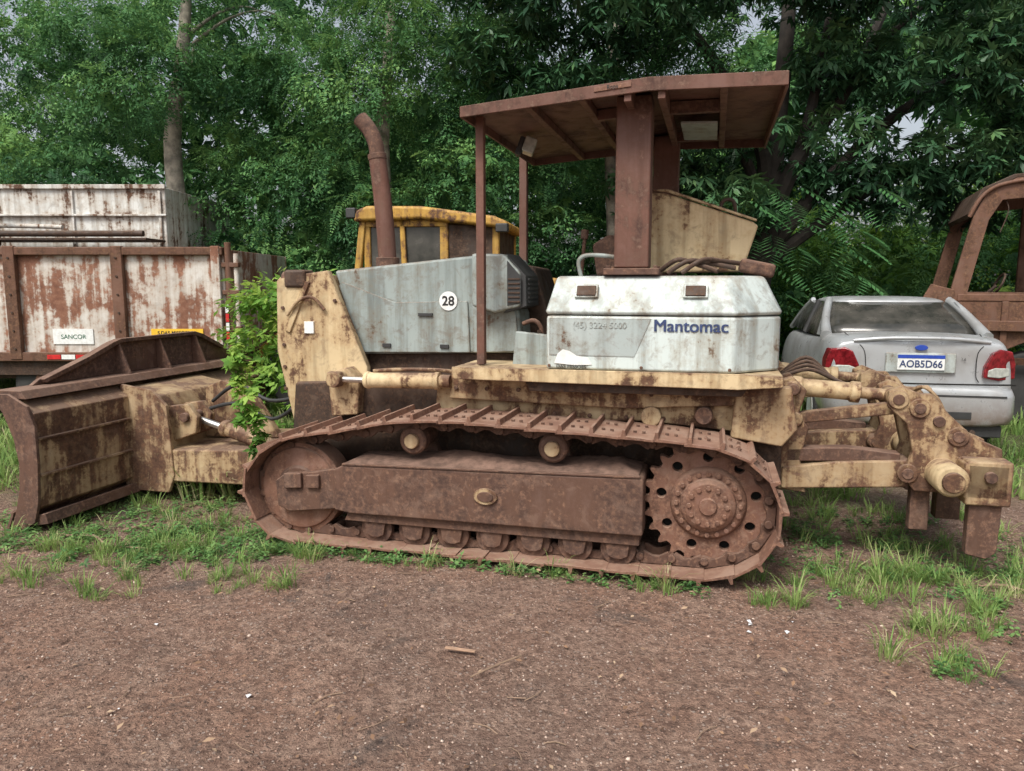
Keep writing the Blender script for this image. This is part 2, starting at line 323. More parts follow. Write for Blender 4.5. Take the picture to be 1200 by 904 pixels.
prism('air_box_grille_frame',[(.02,1.80),(.15,1.66),(.155,1.47),(-.0,1.425),(.03,1.46),(.115,1.48),(.115,1.66)],.62,.96,M['black'],D,.006)
prism('air_box_side_vent',[(.035,1.755),(.125,1.655),(.125,1.49),(.035,1.475)],.594,.602,M['black'],D,.004)
for i in range(6): box('grille_slat_%d'%(i+1),(.15,.66,1.49+i*.028),(.163,.92,1.505+i*.028),M['black'],D,.002); box('vent_slat_%d'%(i+1),(.042,.588,1.495+i*.028),(.118,.5945,1.505+i*.028),M['darkrust'],D,.001)
prism('dash_cowl',[(-.05,1.16),(-.05,1.75),(.12,1.72),(.22,1.4),(.25,1.16)],1.0,1.5,M['darkrust'],D,.02)
prism('floor_cheek',[(.08,1.1),(.10,1.32),(.30,1.30),(.34,1.10)],.55,.60,M['grey'],D,.01)
# exhaust
cyl('exhaust_base',(-1.01,1.15,1.70),(-1.01,1.15,1.80),.085,M['rust'],D)
tube('exhaust_stack',[(-1.01,1.15,1.74),(-1.03,1.15,2.1),(-1.075,1.15,2.52)],[.066,.064,.062],M['rustred'],D,24,6)
tube('exhaust_elbow',[(-1.073,1.15,2.50),(-1.085,1.15,2.60),(-1.13,1.15,2.70),(-1.20,1.15,2.78)],[.055,.055,.055,.057],M['rust'],D,24,6)
cyl('exhaust_clamp',(-1.072,1.15,2.49),(-1.077,1.15,2.53),.067,M['rust'],D)
tube('exhaust_mouth',[(-1.196,1.15,2.776),(-1.206,1.15,2.788)],[.05,.05],M['dark'],D,20,1)
# ---- side tank
def tank(T,nm):
    lo=[(.35,.30),(1.40,.30),(1.655,.56),(1.655,1.02),(.35,1.02)]; up=[(.385,.43),(1.36,.43),(1.56,.63),(1.56,1.02),(.385,1.02)]
    v=[(s,T(t),1.118) for s,t in lo]+[(s,T(t),1.43) for s,t in lo]; n=5
    mesh(nm+'_tank_lower',v,[(0,1,2,3,4),(9,8,7,6,5)]+[(i,(i+1)%n,(i+1)%n+n,i+n) for i in range(n)],M['white'],D,.018)
    lo2=[(.345,.295),(1.402,.295),(1.66,.558),(1.66,1.02),(.345,1.02)]
    v=[(s,T(t),1.434) for s,t in lo2]+[(s,T(t),1.455) for s,t in lo2]+[(s,T(t),1.655) for s,t in up]
    mesh(nm+'_tank_upper',v,[(0,1,2,3,4),(14,13,12,11,10)]+[(i,(i+1)%n,(i+1)%n+n,i+n) for i in range(n)]+[(i+5,(i+1)%n+5,(i+1)%n+10,i+10) for i in range(n)],M['white'],D,.02)
tank(lambda t:t,'near'); tank(lambda t:2.3-t,'far')
prism('tank_grey_band',[(.37,1.20),(.37,1.415),(.95,1.415),(.86,1.20)],.2965,.301,M['greyband'],D,.001)
prism('tank_sticker',[(.40,1.155),(.42,1.21),(.45,1.235),(.49,1.225),(.53,1.20),(.60,1.19),(.62,1.15),(.52,1.145)],.294,.298,M['decal'],D,0)
for dx,dy in ((0,0),(.0022,.0006),(-.0022,.0003),(.0011,.0009)): text('brand_lettering','Mantomac',.096,(1.165+dx,.2955-dy,1.375),M['ink'],D)
text('phone_lettering','(45) 3224 5000',.05,(.66,.2935,1.375),M['greyband'],D)
text('small_lettering','DAS MISSOES',.03,(.50,.2925,1.135),M['inkblack'],D)
for s in (.52,1.13):
    box('tank_latch',(s,.335,1.535),(s+.11,.36,1.60),M['darkrust'],D,.004,rot=(-32,0,0)); box('tank_latch_plate',(s-.012,.345,1.525),(s+.122,.362,1.61),M['white'],D,.004,rot=(-32,0,0))
bolts('tank_bolts',[(.37,.298,1.14),(1.38,.298,1.14),(.9,.298,1.14)],(0,-1,0),.010,.008,M['rust'],D)
tube('grab_rail',[(.50,.62,1.64),(.48,.62,1.74),(.52,.62,1.78),(.62,.62,1.78),(.70,.62,1.77)],.013,M['grey'],D)
for k,(a,b) in enumerate((((1.02,.5,1.67),(1.40,.62,1.70)),((1.10,.48,1.67),(1.48,.7,1.72)),((.98,.55,1.69),(1.30,.5,1.68)))):
    a=Vector(a);b=Vector(b); tube('hose_%d'%(k+1),[a,a.lerp(b,.3)+Vector((0,-.03,.06)),a.lerp(b,.6)+Vector((0,.02,.04)),b],.014,M['darkrust'],D)
box('battery_bracket',(1.42,.62,1.66),(1.62,.80,1.74),M['rust'],D,.02,rot=(0,12,0))
# ---- seat / consoles
prism('seat_back_shell',[(.84,1.68),(.86,2.19),(.98,2.17),(1.50,1.985),(1.53,1.96),(1.45,1.69)],.92,1.42,M['cream'],D,.012)
prism('seat_shell_fold',[(.86,2.19),(.98,2.175),(1.52,1.985),(1.52,2.0),(.98,2.195)],.90,.93,M['cream'],D,.004)
tube('shell_handle',[(1.30,1.0,2.06),(1.32,1.0,2.12),(1.38,1.0,2.12),(1.40,1.0,2.02)],.012,M['darkrust'],D)
prism('seat_cushion',[(.42,1.45),(.40,1.66),(.84,1.70),(.86,1.45)],.95,1.4,M['black'],D,.03)
prism('rust_armrest',[(.55,1.66),(.52,1.86),(.62,1.92),(.80,1.90),(.84,1.68)],.88,.98,M['rust'],D,.02)
tube('lever_1',[(.42,1.0,1.4),(.44,.98,1.7),(.46,.97,1.92)],.012,M['rust'],D); cyl('lever_knob_1',(.455,.97,1.90),(.46,.97,1.96),.025,M['rust'],D)
tube('lever_2',[(.30,.9,1.3),(.33,.9,1.5),(.30,.9,1.62)],.012,M['darkrust'],D)
tube('lever_3',[(.20,.7,1.1),(.24,.68,1.3),(.20,.66,1.38),(.12,.66,1.36)],.014,M['rust'],D)
for i in range(5): tube('cab_hose_%d'%(i+1),[(.12+.03*i,.62+.03*i,1.12),(.16+.02*i,.60,1.2+.03*i),(.24,.62+.04*i,1.25-.02*i),(.3,.7,1.14)],.012,M['darkrust'],D)
# ---- canopy (ROPS)
box('post_rear_near',(.715,.45,1.70),(.915,.62,2.66),M['rustred'],D,.012)
box('post_base_near',(.66,.40,1.660),(.98,.68,1.698),M['rust'],D,.006)
bolts('post_base_bolts',[(s,t,1.698) for s in (.685,.955) for t in (.43,.65)],(0,0,1),.014,.016,M['rust'],D)
box('post_rear_far',(.83,1.68,1.66),(1.01,1.85,2.66),M['rustred'],D,.012)
box('post_front_near',(-.105,.40,1.12),(-.055,.45,2.585),M['rustred'],D,.006)
box('post_front_far',(-.20,1.82,1.12),(-.14,1.88,2.60),M['rustred'],D,.006)
rp=[(-.13,2.60),(.91,2.69),(1.60,2.675)]
prism('canopy_top',rp+[(1.60,2.665),(.91,2.68),(-.13,2.59)],.25,2.05,M['rustred'],D,.003)
for t,nm in ((.235,'near'),(2.05,'far')): prism('canopy_rim_'+nm,[(-.145,2.605),(.91,2.697),(1.615,2.682),(1.615,2.61),(.91,2.625),(-.145,2.545)],t,t+.016,M['rustred'],D,.004)
box('canopy_rim_front',(-.145,.252,2.543),(-.128,2.049,2.603),M['rustred'],D,.003); box('canopy_rim_rear',(1.60,.252,2.60),(1.616,2.049,2.68),M['rustred'],D,.003)
for k,s in enumerate((.25,.55,.80,.98,1.3)):
    z=2.59+.09*(s+.13)/1.04 if s<.91 else 2.675-.01*(s-.91); h=.05 if k not in(2,3) else .09
    box('canopy_rib_%d'%(k+1),(s-.02,.252,z-h),(s+.02,2.049,z-.004),M['rustred'],D,.004)
for t in (.7,1.6): prism('canopy_long_rib',[(.57,2.645),(.78,2.66),(.78,2.60),(.57,2.585)],t,t+.05,M['rustred'],D,.004); box('canopy_long_rib_b',(1.0,t,2.60),(1.28,t+.05,2.668),M['rust'],D,.004)
box('canopy_plate',(1.05,.95,2.585),(1.27,1.5,2.60),M['greyband'],D,.003,rot=(0,2,0))
box('canopy_lamp',(.02,1.0,2.47),(.10,1.15,2.57),M['lamp'],D,.012,rot=(0,20,15)); box('canopy_lamp_back',(-.02,1.01,2.46),(.015,1.14,2.58),M['black'],D,.01,rot=(0,20,15))
prism('canopy_badge',[(.62,2.635),(.62,2.66),(.82,2.678),(.82,2.652)],.229,.236,M['trackrust'],D,.001)
text('canopy_badge_text','Rops',.03,(.72,.228,2.656),M['inkblack'],D,rot=(90,-4,0))
# ---- lift cylinder
cyl('lift_cylinder_rod',(-1.06,.42,1.0),(-.84,.42,1.0),.02,M['chrome'],D)
cyl('lift_cylinder_barrel',(-.86,.42,1.0),(-.35,.42,1.01),0,M['cream'],D,.005,28,[(0,.048),(.04,.056),(.06,.056),(.07,.05),(.93,.05),(.94,.056),(1,.056)])
cyl('lift_cylinder_cap',(-.35,.42,1.01),(-.28,.42,1.01),.04,M['cream_rusty'],D)
box('lift_cylinder_eye',(-1.12,.38,.95),(-1.02,.46,1.05),M['cream_rusty'],D,.02)
tube('lift_pipe',[(-.8,.42,1.06),(-.6,.42,1.075),(-.3,.45,1.07),(-.2,.6,1.0)],.012,M['cream_rusty'],D)
# ---- blade
near,far=-.16,2.46
moldF=[(-3.24,.90),(-3.15,.78),(-3.08,.62),(-3.05,.45),(-3.065,.28),(-3.11,.12),(-3.17,-.01)]
moldB=[(-3.12,-.01),(-3.045,.13),(-3.01,.28),(-3.0,.45),(-3.02,.62),(-3.08,.78),(-3.19,.90)]
prism('blade_moldboard',moldF+moldB,near+.025,far-.025,M['creamdirty'],D,.004)
endp=moldF+[(-3.08,-.01),(-2.96,.06),(-2.92,.2),(-2.90,.45),(-2.90,.70),(-2.95,.83),(-3.10,.905)]
prism('blade_end_near',endp,near,near+.024,M['rust'],D,.004); prism('blade_end_far',endp,far-.024,far,M['rust'],D,.004)
prism('blade_back_near_panel',[(-3.03,.10),(-2.93,.16),(-2.925,.78),(-3.05,.86),(-3.04,.6),(-3.02,.3)],near+.026,.72,M['creamdirty'],D,.008)
prism('blade_back_far_panel',[(-3.03,.10),(-2.93,.16),(-2.925,.74),(-3.05,.84),(-3.04,.6),(-3.02,.3)],1.62,far-.026,M['creamdirty'],D,.008)
prism('blade_top_rail',[(-3.22,.87),(-3.23,.925),(-3.02,.925),(-2.98,.87)],near+.026,far-.026,M['rust'],D,.006)
prism('blade_bottom_rail',[(-3.10,.01),(-3.09,.07),(-2.90,.12),(-2.88,.05)],near+.026,far-.026,M['rust'],D,.006)
prism('blade_cutting_edge',[(-3.20,-.02),(-3.13,.13),(-3.115,.12),(-3.18,-.03)],near-.01,far+.01,M['rust'],D,.003)
prism('blade_spill_guard',[(near+.25,.925),(.15,.96),(.55,1.08),(.80,1.17),(.88,1.19),(1.75,1.195),(1.85,1.17),(2.15,1.04),(far-.02,.925)],-3.20,-3.165,M['rust'],D,.006,ax='s')
prism('blade_spill_lip',[(.15,.965),(.55,1.085),(.80,1.175),(.88,1.195),(1.75,1.20),(1.85,1.175),(2.15,1.045),(2.13,1.02),(1.83,1.145),(1.74,1.17),(.89,1.165),(.82,1.145),(.57,1.055),(.17,.94)],-3.165,-3.12,M['rust'],D,.004,ax='s')
for t in (.85,1.3,1.75):
    zz=float(np.interp(t,[.15,.55,.85,1.75,2.15],[.95,1.07,1.17,1.17,1.02])); prism('spill_gusset',[(-3.165,zz),(-3.165,.925),(-3.03,.925),(-3.13,zz)],t,t+.015,M['rust'],D,.002)
prism('blade_center_box',[(-3.02,.05),(-2.66,.10),(-2.62,.18),(-2.64,.66),(-2.72,.78),(-3.02,.84)],.72,1.62,M['cream_rusty'],D,.012)
prism('blade_center_cheek',[(-3.0,.06),(-2.62,.06),(-2.56,.2),(-2.6,.72),(-2.72,.83),(-3.0,.87)],.69,.72,M['creamdirty'],D,.006)
for z in (.36,.60): prism('blade_rib',[(-2.93,z),(-2.905,z+.004),(-2.905,z+.018),(-2.93,z+.022)],near+.03,.68,M['creamdirty'],D,.002)
prism('pitch_bracket',[(-2.66,.42),(-2.66,.70),(-2.50,.72),(-2.42,.62),(-2.44,.5)],.80,.86,M['cream_rusty'],D,.01)
prism('pitch_bracket_b',[(-2.66,.42),(-2.66,.70),(-2.50,.72),(-2.42,.62),(-2.44,.5)],.96,1.02,M['cream_rusty'],D,.01)
cyl('pitch_pin',(-2.52,.77,.62),(-2.52,1.05,.62),.035,M['rust'],D)
cyl('tilt_cylinder_rod',(-2.55,.9,.61),(-2.25,.9,.53),.026,M['chrome'],D)
cyl('tilt_cylinder_barrel',(-2.28,.9,.54),(-1.75,.85,.40),0,M['cream_rusty'],D,.005,24,[(0,.05),(.05,.065),(.1,.065),(.12,.055),(.9,.055),(.92,.07),(1,.07)])
prism('push_frame',[(-2.75,.14),(-2.75,.38),(-1.9,.42),(-1.55,.42),(-1.5,.2),(-1.9,.16)],.70,1.6,M['cream_rusty'],D,.015)
prism('push_frame_arm_near',[(-1.7,.22),(-1.7,.40),(.2,.40),(.2,.22)],.50,.60,M['rust'],D,.01)
prism('push_frame_arm_far',[(-1.7,.22),(-1.7,.40),(.2,.40),(.2,.22)],1.70,1.80,M['rust'],D,.01)
prism('center_tower',[(-2.62,.40),(-2.60,.80),(-2.45,.86),(-2.2,.80),(-1.95,.42)],1.15,1.22,M['cream_rusty'],D,.01)
tube('blade_hose_1',[(-2.5,1.1,.7),(-2.2,1.0,.85),(-1.9,.95,.75),(-1.6,.9,.8)],.014,M['black'],D); tube('blade_hose_2',[(-2.45,1.0,.66),(-2.15,.92,.72),(-1.85,.9,.62),(-1.6,.85,.75)],.014,M['black'],D)
bolts('center_bolts',[(-2.62,t,z) for t in (.8,1.1,1.4) for z in (.25,.34)],(1,0,0),.018,.02,M['rust'],D)
# ---- ripper
def rip(T,nm):
    def pr(n,pts,a,b,mat,bev=.008): prism(nm+n,pts,T(a),T(b),mat,D,bev)
    def cy(n,a,b,mat,prof,seg=26): cyl(nm+n,(a[0],T(a[1]),a[2]),(b[0],T(b[1]),b[2]),0,mat,D,.004,seg,prof)
    mp_=[(1.62,.42),(1.62,1.04),(1.74,1.08),(1.82,1.0),(1.78,.86),(1.84,.78),(1.80,.60),(1.84,.40)]
    pr('_ripper_mount',mp_,.60,.66,M['cream_rusty']); pr('_ripper_mount_b',mp_,.80,.86,M['cream_rusty'])
    cy('_ripper_cylinder',(1.74,.73,1.01),(2.12,.73,.985),M['cream'],[(0,.05),(.03,.062),(.15,.062),(.18,.052),(.85,.052),(.87,.062),(1,.062)])
    cy('_ripper_cylinder_rod',(2.10,.73,.985),(2.28,.73,.975),M['cream_rusty'],[(0,.034),(1,.034)])
    for q in ((1.74,1.01),(2.29,.975),(1.76,.83),(2.40,.93),(1.74,.50),(2.36,.56)): cy('_ripper_pin',(q[0],.585,q[1]),(q[0],.88,q[1]),M['cream_rusty'],[(0,.038),(.04,.046),(.96,.046),(1,.038)],20)
    for q in ((1.74,1.01),(2.29,.975),(2.40,.93),(2.36,.56),(2.60,.78),(2.50,.86)): cy('_ripper_pin_cap',(q[0],.535,q[1]),(q[0],.60,q[1]),M['rust'],[(0,.030),(1,.036)],16)
    for q in ((2.29,.975),(2.40,.93),(2.36,.56),(2.60,.78)): cy('_ripper_pin_boss',(q[0],.542,q[1]),(q[0],.56,q[1]),M['cream_rusty'],[(0,.052),(1,.056)],22)
    pr('_ripper_upper_link',[(1.72,.79),(1.74,.86),(2.28,.945),(2.33,.93),(2.32,.88)],.64,.70,M['cream_rusty'])
    pr('_ripper_lower_arm',[(1.70,.42),(1.70,.55),(2.0,.60),(2.38,.63),(2.42,.52),(2.36,.47),(1.95,.44)],.58,.78,M['cream_rusty'],.012)
    pr('_ripper_arm_rail',[(1.72,.58),(1.72,.66),(2.05,.68),(2.33,.66),(2.33,.62)],.60,.70,M['rust'],.008)
    bp=[(2.24,.93),(2.24,1.02),(2.30,1.05),(2.40,1.01),(2.46,1.01),(2.55,.90),(2.68,.78),(2.82,.72),(2.84,.50),(2.62,.46),(2.40,.46),(2.33,.55),(2.38,.68),(2.34,.84)]
    pr('_ripper_bracket',bp,.555,.60,M['cream_rusty']); pr('_ripper_bracket_b',bp,.84,.89,M['cream_rusty'])
    pr('_ripper_shank_pocket',[(2.61,.44),(2.61,.68),(2.83,.68),(2.83,.44)],.40,.54,M['cream_rusty'],.012)
    pr('_ripper_shank',[(2.64,.16),(2.64,.46),(2.80,.46),(2.79,.18),(2.74,.14)],.43,.50,M['rust'],.008)
    cy('_ripper_shank_pin',(2.72,.37,.60),(2.72,.56,.60),M['rust'],[(0,.03),(1,.03)],16)
rip(lambda t:t,'near'); rip(lambda t:2.3-t,'far')
cyl('ripper_cross_tube',(2.53,.34,.575),(2.53,1.96,.575),0,M['cream'],D,.006,32,[(0,.075),(.01,.085),(.99,.085),(1,.075)])
cyl('ripper_tube_end',(2.53,.31,.575),(2.53,.345,.575),.055,M['cream_rusty'],D,.008)
box('ripper_cross_beam',(2.60,.40,.47),(2.82,1.9,.67),M['cream_rusty'],D,.015)
box('ripper_center_shank',(2.40,.62,.22),(2.50,.70,.52),M['rust'],D,.008); box('ripper_mid_shank',(2.66,1.10,.16),(2.80,1.20,.5),M['rust'],D,.008)
for k in range(4): tube('ripper_hose_%d'%(k+1),[(1.70,.85+.05*k,1.05),(1.85,.84+.05*k,1.10+.02*k),(2.0,.86+.04*k,1.04),(2.1,.84,1.0)],.012,M['darkrust'],D)
for k in range(2): tube('ripper_loose_hose_%d'%(k+1),[(2.36,.70,.98),(2.42+.03*k,.64,1.04),(2.50,.62,.98-.05*k),(2.58,.64,.82)],.010,M['cream_rusty'],D)
# ================================================================= SEDAN CAR
carM,nt,b=newmat('silver_car_paint'); tc=N(nt,'ShaderNodeTexCoord').outputs['Object']; n=noise(nt,tc,3,6,.6)
sz_=N(nt,'ShaderNodeSeparateXYZ'); nt.links.new(tc,sz_.inputs[0]); n2_=noise(nt,tc,9,6,.7)
cc=mix(nt,mapr(nt,n,.35,.7),(.44,.46,.47),(.35,.35,.345)); cc=mix(nt,mth(nt,'MULTIPLY',mapr(nt,sz_.outputs[2],.65,.25),mapr(nt,n2_,.3,.6,.35,1.)),cc,(.20,.15,.12))
nt.links.new(cc,b.inputs['Base Color']); b.inputs['Metallic'].default_value=.35; nt.links.new(mapr(nt,n2_,.3,.7,.25,.5),b.inputs['Roughness']); b.inputs['Coat Weight'].default_value=.3
M['car']=carM
gm,nt,b=newmat('dusty_car_glass'); tc=N(nt,'ShaderNodeTexCoord').outputs['Object']; n=noise(nt,tc,4,6,.6)
nt.links.new(mix(nt,mapr(nt,n,.3,.7,.05,.6),(.02,.022,.02),(.11,.10,.085)),b.inputs['Base Color']); nt.links.new(mapr(nt,n,.3,.7,.08,.3),b.inputs['Roughness'])
M['carglass']=gm
Cc=empty('parked_car',(3.78,6.98,0),-13); Cc.scale=(1,1,1.09)
def loft(name,secs,mat,parent,sub=2,cap=True):
    v=[];f=[];n=len(secs[0])
    for s in secs: v+=s
    for k in range(len(secs)-1):
        for i in range(n): j=(i+1)%n; f.append((k*n+i,k*n+j,(k+1)*n+j,(k+1)*n+i))
    if cap: f.append(tuple(range(n))); f.append(tuple(range(len(v)-n,len(v)))[::-1])
    o=mesh(name,v,f,mat,parent,0,180); 
    if sub: m=o.modifiers.new('s','SUBSURF'); m.levels=m.render_levels=sub
    return o
def csec(y,w,zb,top,cr=.02):
    h=[(0,zb),(.7*w,zb),(.95*w,zb+.04),(w,zb+.16),(1.0*w,.62*top+.0),(.97*w,top-.12),(.90*w,top-.015),(.80*w,top),(.4*w,top+cr)]
    full=h+[(0,top+cr*1.1)]+[(-x,z) for x,z in h[::-1][:-1]]
    return [(x,y,z) for x,z in full]
st=[(.05,.77,.30,.98),(.06,.78,.29,.985),(.13,.80,.27,1.015),(.35,.825,.25,1.035),(.7,.835,.22,1.03),(1.3,.84,.2,.97),(2.2,.84,.2,.95),(3.0,.835,.2,.95),(3.3,.82,.2,.93),(3.8,.80,.22,.84),(4.1,.74,.25,.72),(4.18,.70,.3,.66)]
loft('body',[csec(*s) for s in st],M['car'],Cc,2)
def bsec(y,w,z0,z1): 
    return [(x,y,z) for x,z in [(-w,z0+.06),(-w*.96,z0),(0,z0),(w*.96,z0),(w,z0+.06),(w,z1-.05),(w*.97,z1),(0,z1),(-w*.97,z1),(-w,z1-.05)]]
loft('rear_bumper',[bsec(-.085,.70,.32,.60),bsec(-.08,.73,.30,.615),bsec(-.02,.80,.28,.635),bsec(.15,.835,.27,.64),bsec(.42,.845,.27,.63)],M['car'],Cc,1)
def gsec(z,w,y0,y1): return [(-w,y0+.10,z),(-w*.75,y0+.02,z),(0,y0,z),(w*.75,y0+.02,z),(w,y0+.10,z),(w,(y0+y1)/2,z),(w,y1-.12,z),(w*.7,y1-.02,z),(0,y1,z),(-w*.7,y1-.02,z),(-w,y1-.12,z),(-w,(y0+y1)/2,z)]
loft('window_glass',[gsec(.98,.745,.58,3.3),gsec(1.12,.70,.84,3.0),gsec(1.23,.645,1.08,2.73),gsec(1.305,.60,1.24,2.55)],M['carglass'],Cc,0)
loft('roof',[gsec(1.285,.615,1.20,2.60),gsec(1.31,.60,1.22,2.56),gsec(1.345,.53,1.30,2.45),gsec(1.36,.35,1.5,2.2)],M['car'],Cc,1)
for sx in (-1,1):
    nm='a' if sx<0 else 'b'
    tube('rear_pillar_'+nm,[(sx*.735,.60,1.0),(sx*.70,.90,1.13),(sx*.645,1.16,1.25),(sx*.60,1.36,1.32)],[.06,.045,.04,.04],M['car'],Cc,10)
    q=[(.66,1.0),(1.05,.99),(1.40,1.31),(1.18,1.31)]; v=[(sx*(.765-(z-.98)*.43),y,z) for y,z in q]+[(sx*(.745-(z-.98)*.43),y,z) for y,z in q]
    mesh('c_pillar_'+nm,v,[(0,1,2,3),(7,6,5,4),(0,4,5,1),(1,5,6,2),(2,6,7,3),(3,7,4,0)],M['car'],Cc,.006)
    tube('front_pillar_'+nm,[(sx*.74,3.22,.97),(sx*.66,2.85,1.17),(sx*.59,2.5,1.31)],.03,M['car'],Cc,8)
    tube('mid_pillar_'+nm,[(sx*.755,1.9,.97),(sx*.67,1.9,1.17),(sx*.61,1.9,1.31)],.035,M['black'],Cc,8)
    for y in (.78,3.35):
        cyl('wheel',(sx*.66,y,.27),(sx*.83,y,.27),0,M['tire'],Cc,.01,32,[(0,.27),(.1,.29),(.9,.29),(1,.26)]); cyl('wheel_rim',(sx*.80,y,.27),(sx*.838,y,.27),.18,M['greyband'],Cc,.006,24)
    def lampmesh(nm_,pts,off,back,mat,bev):
        nn=len(pts); v=[(sx*x,off+max(0,x-.60)*.42,z) for x,z in pts]+[(sx*x,back,z) for x,z in pts]
        mesh(nm_,v,[tuple(range(nn)),tuple(range(2*nn-1,nn-1,-1))]+[(i,(i+1)%nn,(i+1)%nn+nn,i+nn) for i in range(nn)],mat,Cc,bev)
    lampmesh('tail_lamp_'+nm,[(.525,.70),(.53,.79),(.59,.91),(.66,.94),(.775,.92),(.812,.82),(.815,.69),(.66,.675)],-.002,.30,M['taillamp'],.014)
    lampmesh('reverse_lamp_'+nm,[(.555,.71),(.56,.765),(.62,.785),(.75,.78),(.76,.715),(.66,.70)],-.008,.1,M['lamp'],.008)
tube('boot_seam',[(-.50,.035,.66),(-.47,.03,.72),(-.48,.05,.90),(-.55,.09,.985),(-.60,.40,1.045)],.004,M['dark'],Cc,6)
tube('boot_seam_b',[(.50,.035,.66),(.47,.03,.72),(.48,.05,.90),(.55,.09,.985),(.60,.40,1.045)],.004,M['dark'],Cc,6)
tube('bumper_seam',[(-.80,.03,.645),(-.5,-.02,.645),(0,-.03,.643),(.5,-.02,.645),(.80,.03,.645)],.008,M['dark'],Cc,6)
tube('boot_lip',[(-.58,.06,.995),(-.3,.03,1.02),(0,.02,1.025),(.3,.03,1.02),(.58,.06,.995)],.018,M['car'],Cc,8)
box('plate_recess',(-.30,.022,.73),(.30,.05,.90),M['greyband'],Cc,.01)
box('number_plate',(-.20,.008,.755),(.20,.02,.885),M['decal'],Cc,.003); box('plate_blue_band',(-.20,.005,.855),(.20,.0075,.885),M['blue'],Cc,0)
text('plate_text','AOB5D66',.085,(0,.006,.805),M['ink'],Cc,bold=.0015,ext=.001)
holed('oval_emblem',circ(0,.945,.055,28,.024),[],.008,M['blue'],Cc,SZ(.026)); text('badge_text','1.6',.035,(.36,.03,.85),M['inkblack'],Cc)
box('bumper_slot',(-.42,-.094,.36),(.42,-.08,.42),M['black'],Cc,.004); box('bumper_line',(-.70,-.090,.545),(.70,-.075,.56),M['black'],Cc,.002)
box('under_valance',(-.70,-.02,.20),(.70,.3,.30),M['black'],Cc,.01); cyl('exhaust_tip',(.45,-.06,.24),(.45,.1,.24),.025,M['darkrust'],Cc)
# ================================================================= DROPSIDE TRUCK (left)
Tk=empty('dump_truck',(-3.18,8.5,0),0)
L_=-5.2
box('side_board',(L_,0,.80),(0,.05,2.0),M['whitedrop'],Tk,.006)
for k,(x,w) in enumerate(((-.03,.10),(-1.10,.13),(-2.28,.13),(-3.45,.13),(-4.6,.13))): box('side_post_%d'%(k+1),(x-w,-.07,.78),(x,.0,2.03),M['whitedrop'] if k==0 else M['wreck'],Tk,.01)
for k,(x,w) in enumerate(((-1.10,.13),(-2.28,.13),(-3.45,.13))): bolts('post_rivets_%d'%(k+1),[(x-w/2,-.07,z) for z in (.9,1.1,1.3,1.5,1.7,1.9)],(0,-1,0),.014,.01,M['darkrust'],Tk)
box('side_top_rail',(L_,-.06,1.93),(.0,.06,2.02),M['wreck'],Tk,.012); box('side_low_rail',(L_,-.06,.76),(0,.06,.86),M['wreck'],Tk,.01)
box('chassis_rail',(L_,.1,.55),(.02,.3,.76),M['darkrust'],Tk,.01); box('chassis_rail_b',(L_,1.9,.55),(.02,2.1,.76),M['darkrust'],Tk,.01)
box('side_lower_skirt',(L_,.0,.60),(-.02,.05,.755),M['darkrust'],Tk,.004)
box('bed_floor',(L_,.05,.765),(0,2.35,.82),M['darkrust'],Tk); box('far_board',(L_,2.3,.82),(0,2.35,2.0),M['whitedrop'],Tk); box('tail_board',(-.06,.05,.82),(-.01,2.3,2.0),M['whitedrop'],Tk)
cyl('hinge_post',(.05,-.02,.76),(.05,-.02,2.07),.035,M['wreck'],Tk); cyl('hinge_post_b',(.13,.0,.9),(.13,.0,1.95),.028,M['whitedrop'],Tk)
for z in (1.1,1.5,1.8): box('hinge',(-.02,-.05,z),(.17,.03,z+.05),M['wreck'],Tk,.006)
for k in range(4): box('reflector_%d'%(k+1),(.015,-.075,1.0+.10*k),(.05,-.07,1.09+.10*k),M['red'] if k%2==0 else M['decal'],Tk,0)
box('yellow_sign',(-.85,-.012,1.03),(-.27,-.003,1.12),M['yplate'],Tk,0); text('yellow_sign_text','S.DAS MISSOES PR',.055,(-.56,-.0135,1.073),M['inkblack'],Tk,bold=.001)
box('white_sticker',(-1.95,-.012,.95),(-1.50,-.003,1.12),M['decal'],Tk,0); text('sticker_text','SANCOR',.07,(-1.72,-.0135,1.03),plain('green_ink',(.02,.12,.06),.5,0,.1,10,0),Tk)
for k in range(4): box('low_reflector_%d'%(k+1),(-2.0+.16*k,-.068,.785),(-1.85+.16*k,-.062,.835),M['red'] if k%2==0 else M['decal'],Tk,0)
for x in (-.9,-2.0,-5.0):
    cyl('wheel',(x,.05,.48),(x,.35,.48),0,M['tire'],Tk,.02,32,[(0,.42),(.1,.48),(.9,.48),(1,.42)]); cyl('wheel_hub',(x,.02,.48),(x,.1,.48),.22,M['wreck'],Tk)
Bx=empty('box_truck',(-4.55,10.2,0),0)
box('box_body',(-5,0,.95),(0,2.3,2.88),M['whitebox'],Bx,.02)
for x in (-.05,-1.2,-2.4,-3.6): box('body_rib',(x-.04,-.03,1.0),(x,-.002,2.83),M['whitebox'],Bx,.005)
box('top_rail',(-5,-.04,2.85),(.02,.0,2.91),M['whitebox'],Bx,.01); box('mid_rail',(-5,-.05,2.50),(.02,-.0,2.53),M['whitebox'],Bx,.01)
tube('roll_pipe',[(-5,-.45,2.27),(-2,-.45,2.25),(-.1,-.45,2.25)],.04,M['darkrust'],Bx); tube('roll_pipe_b',[(-5,-.3,2.37),(-2,-.3,2.36),(-1.2,-.3,2.34)],.03,M['whitebox'],Bx)
box('pipe_shelf',(-5,-.6,2.16),(0,-.05,2.19),M['darkrust'],Bx); box('chassis',(-5,.3,.55),(0,2,.95),M['darkrust'],Bx); box('shelf_post',(-1.95,-.5,2.1),(-1.90,-.45,2.75),M['wreck'],Bx); box('shelf_rail',(-5,-.5,2.62),(-1.90,-.46,2.66),M['whitebox'],Bx)
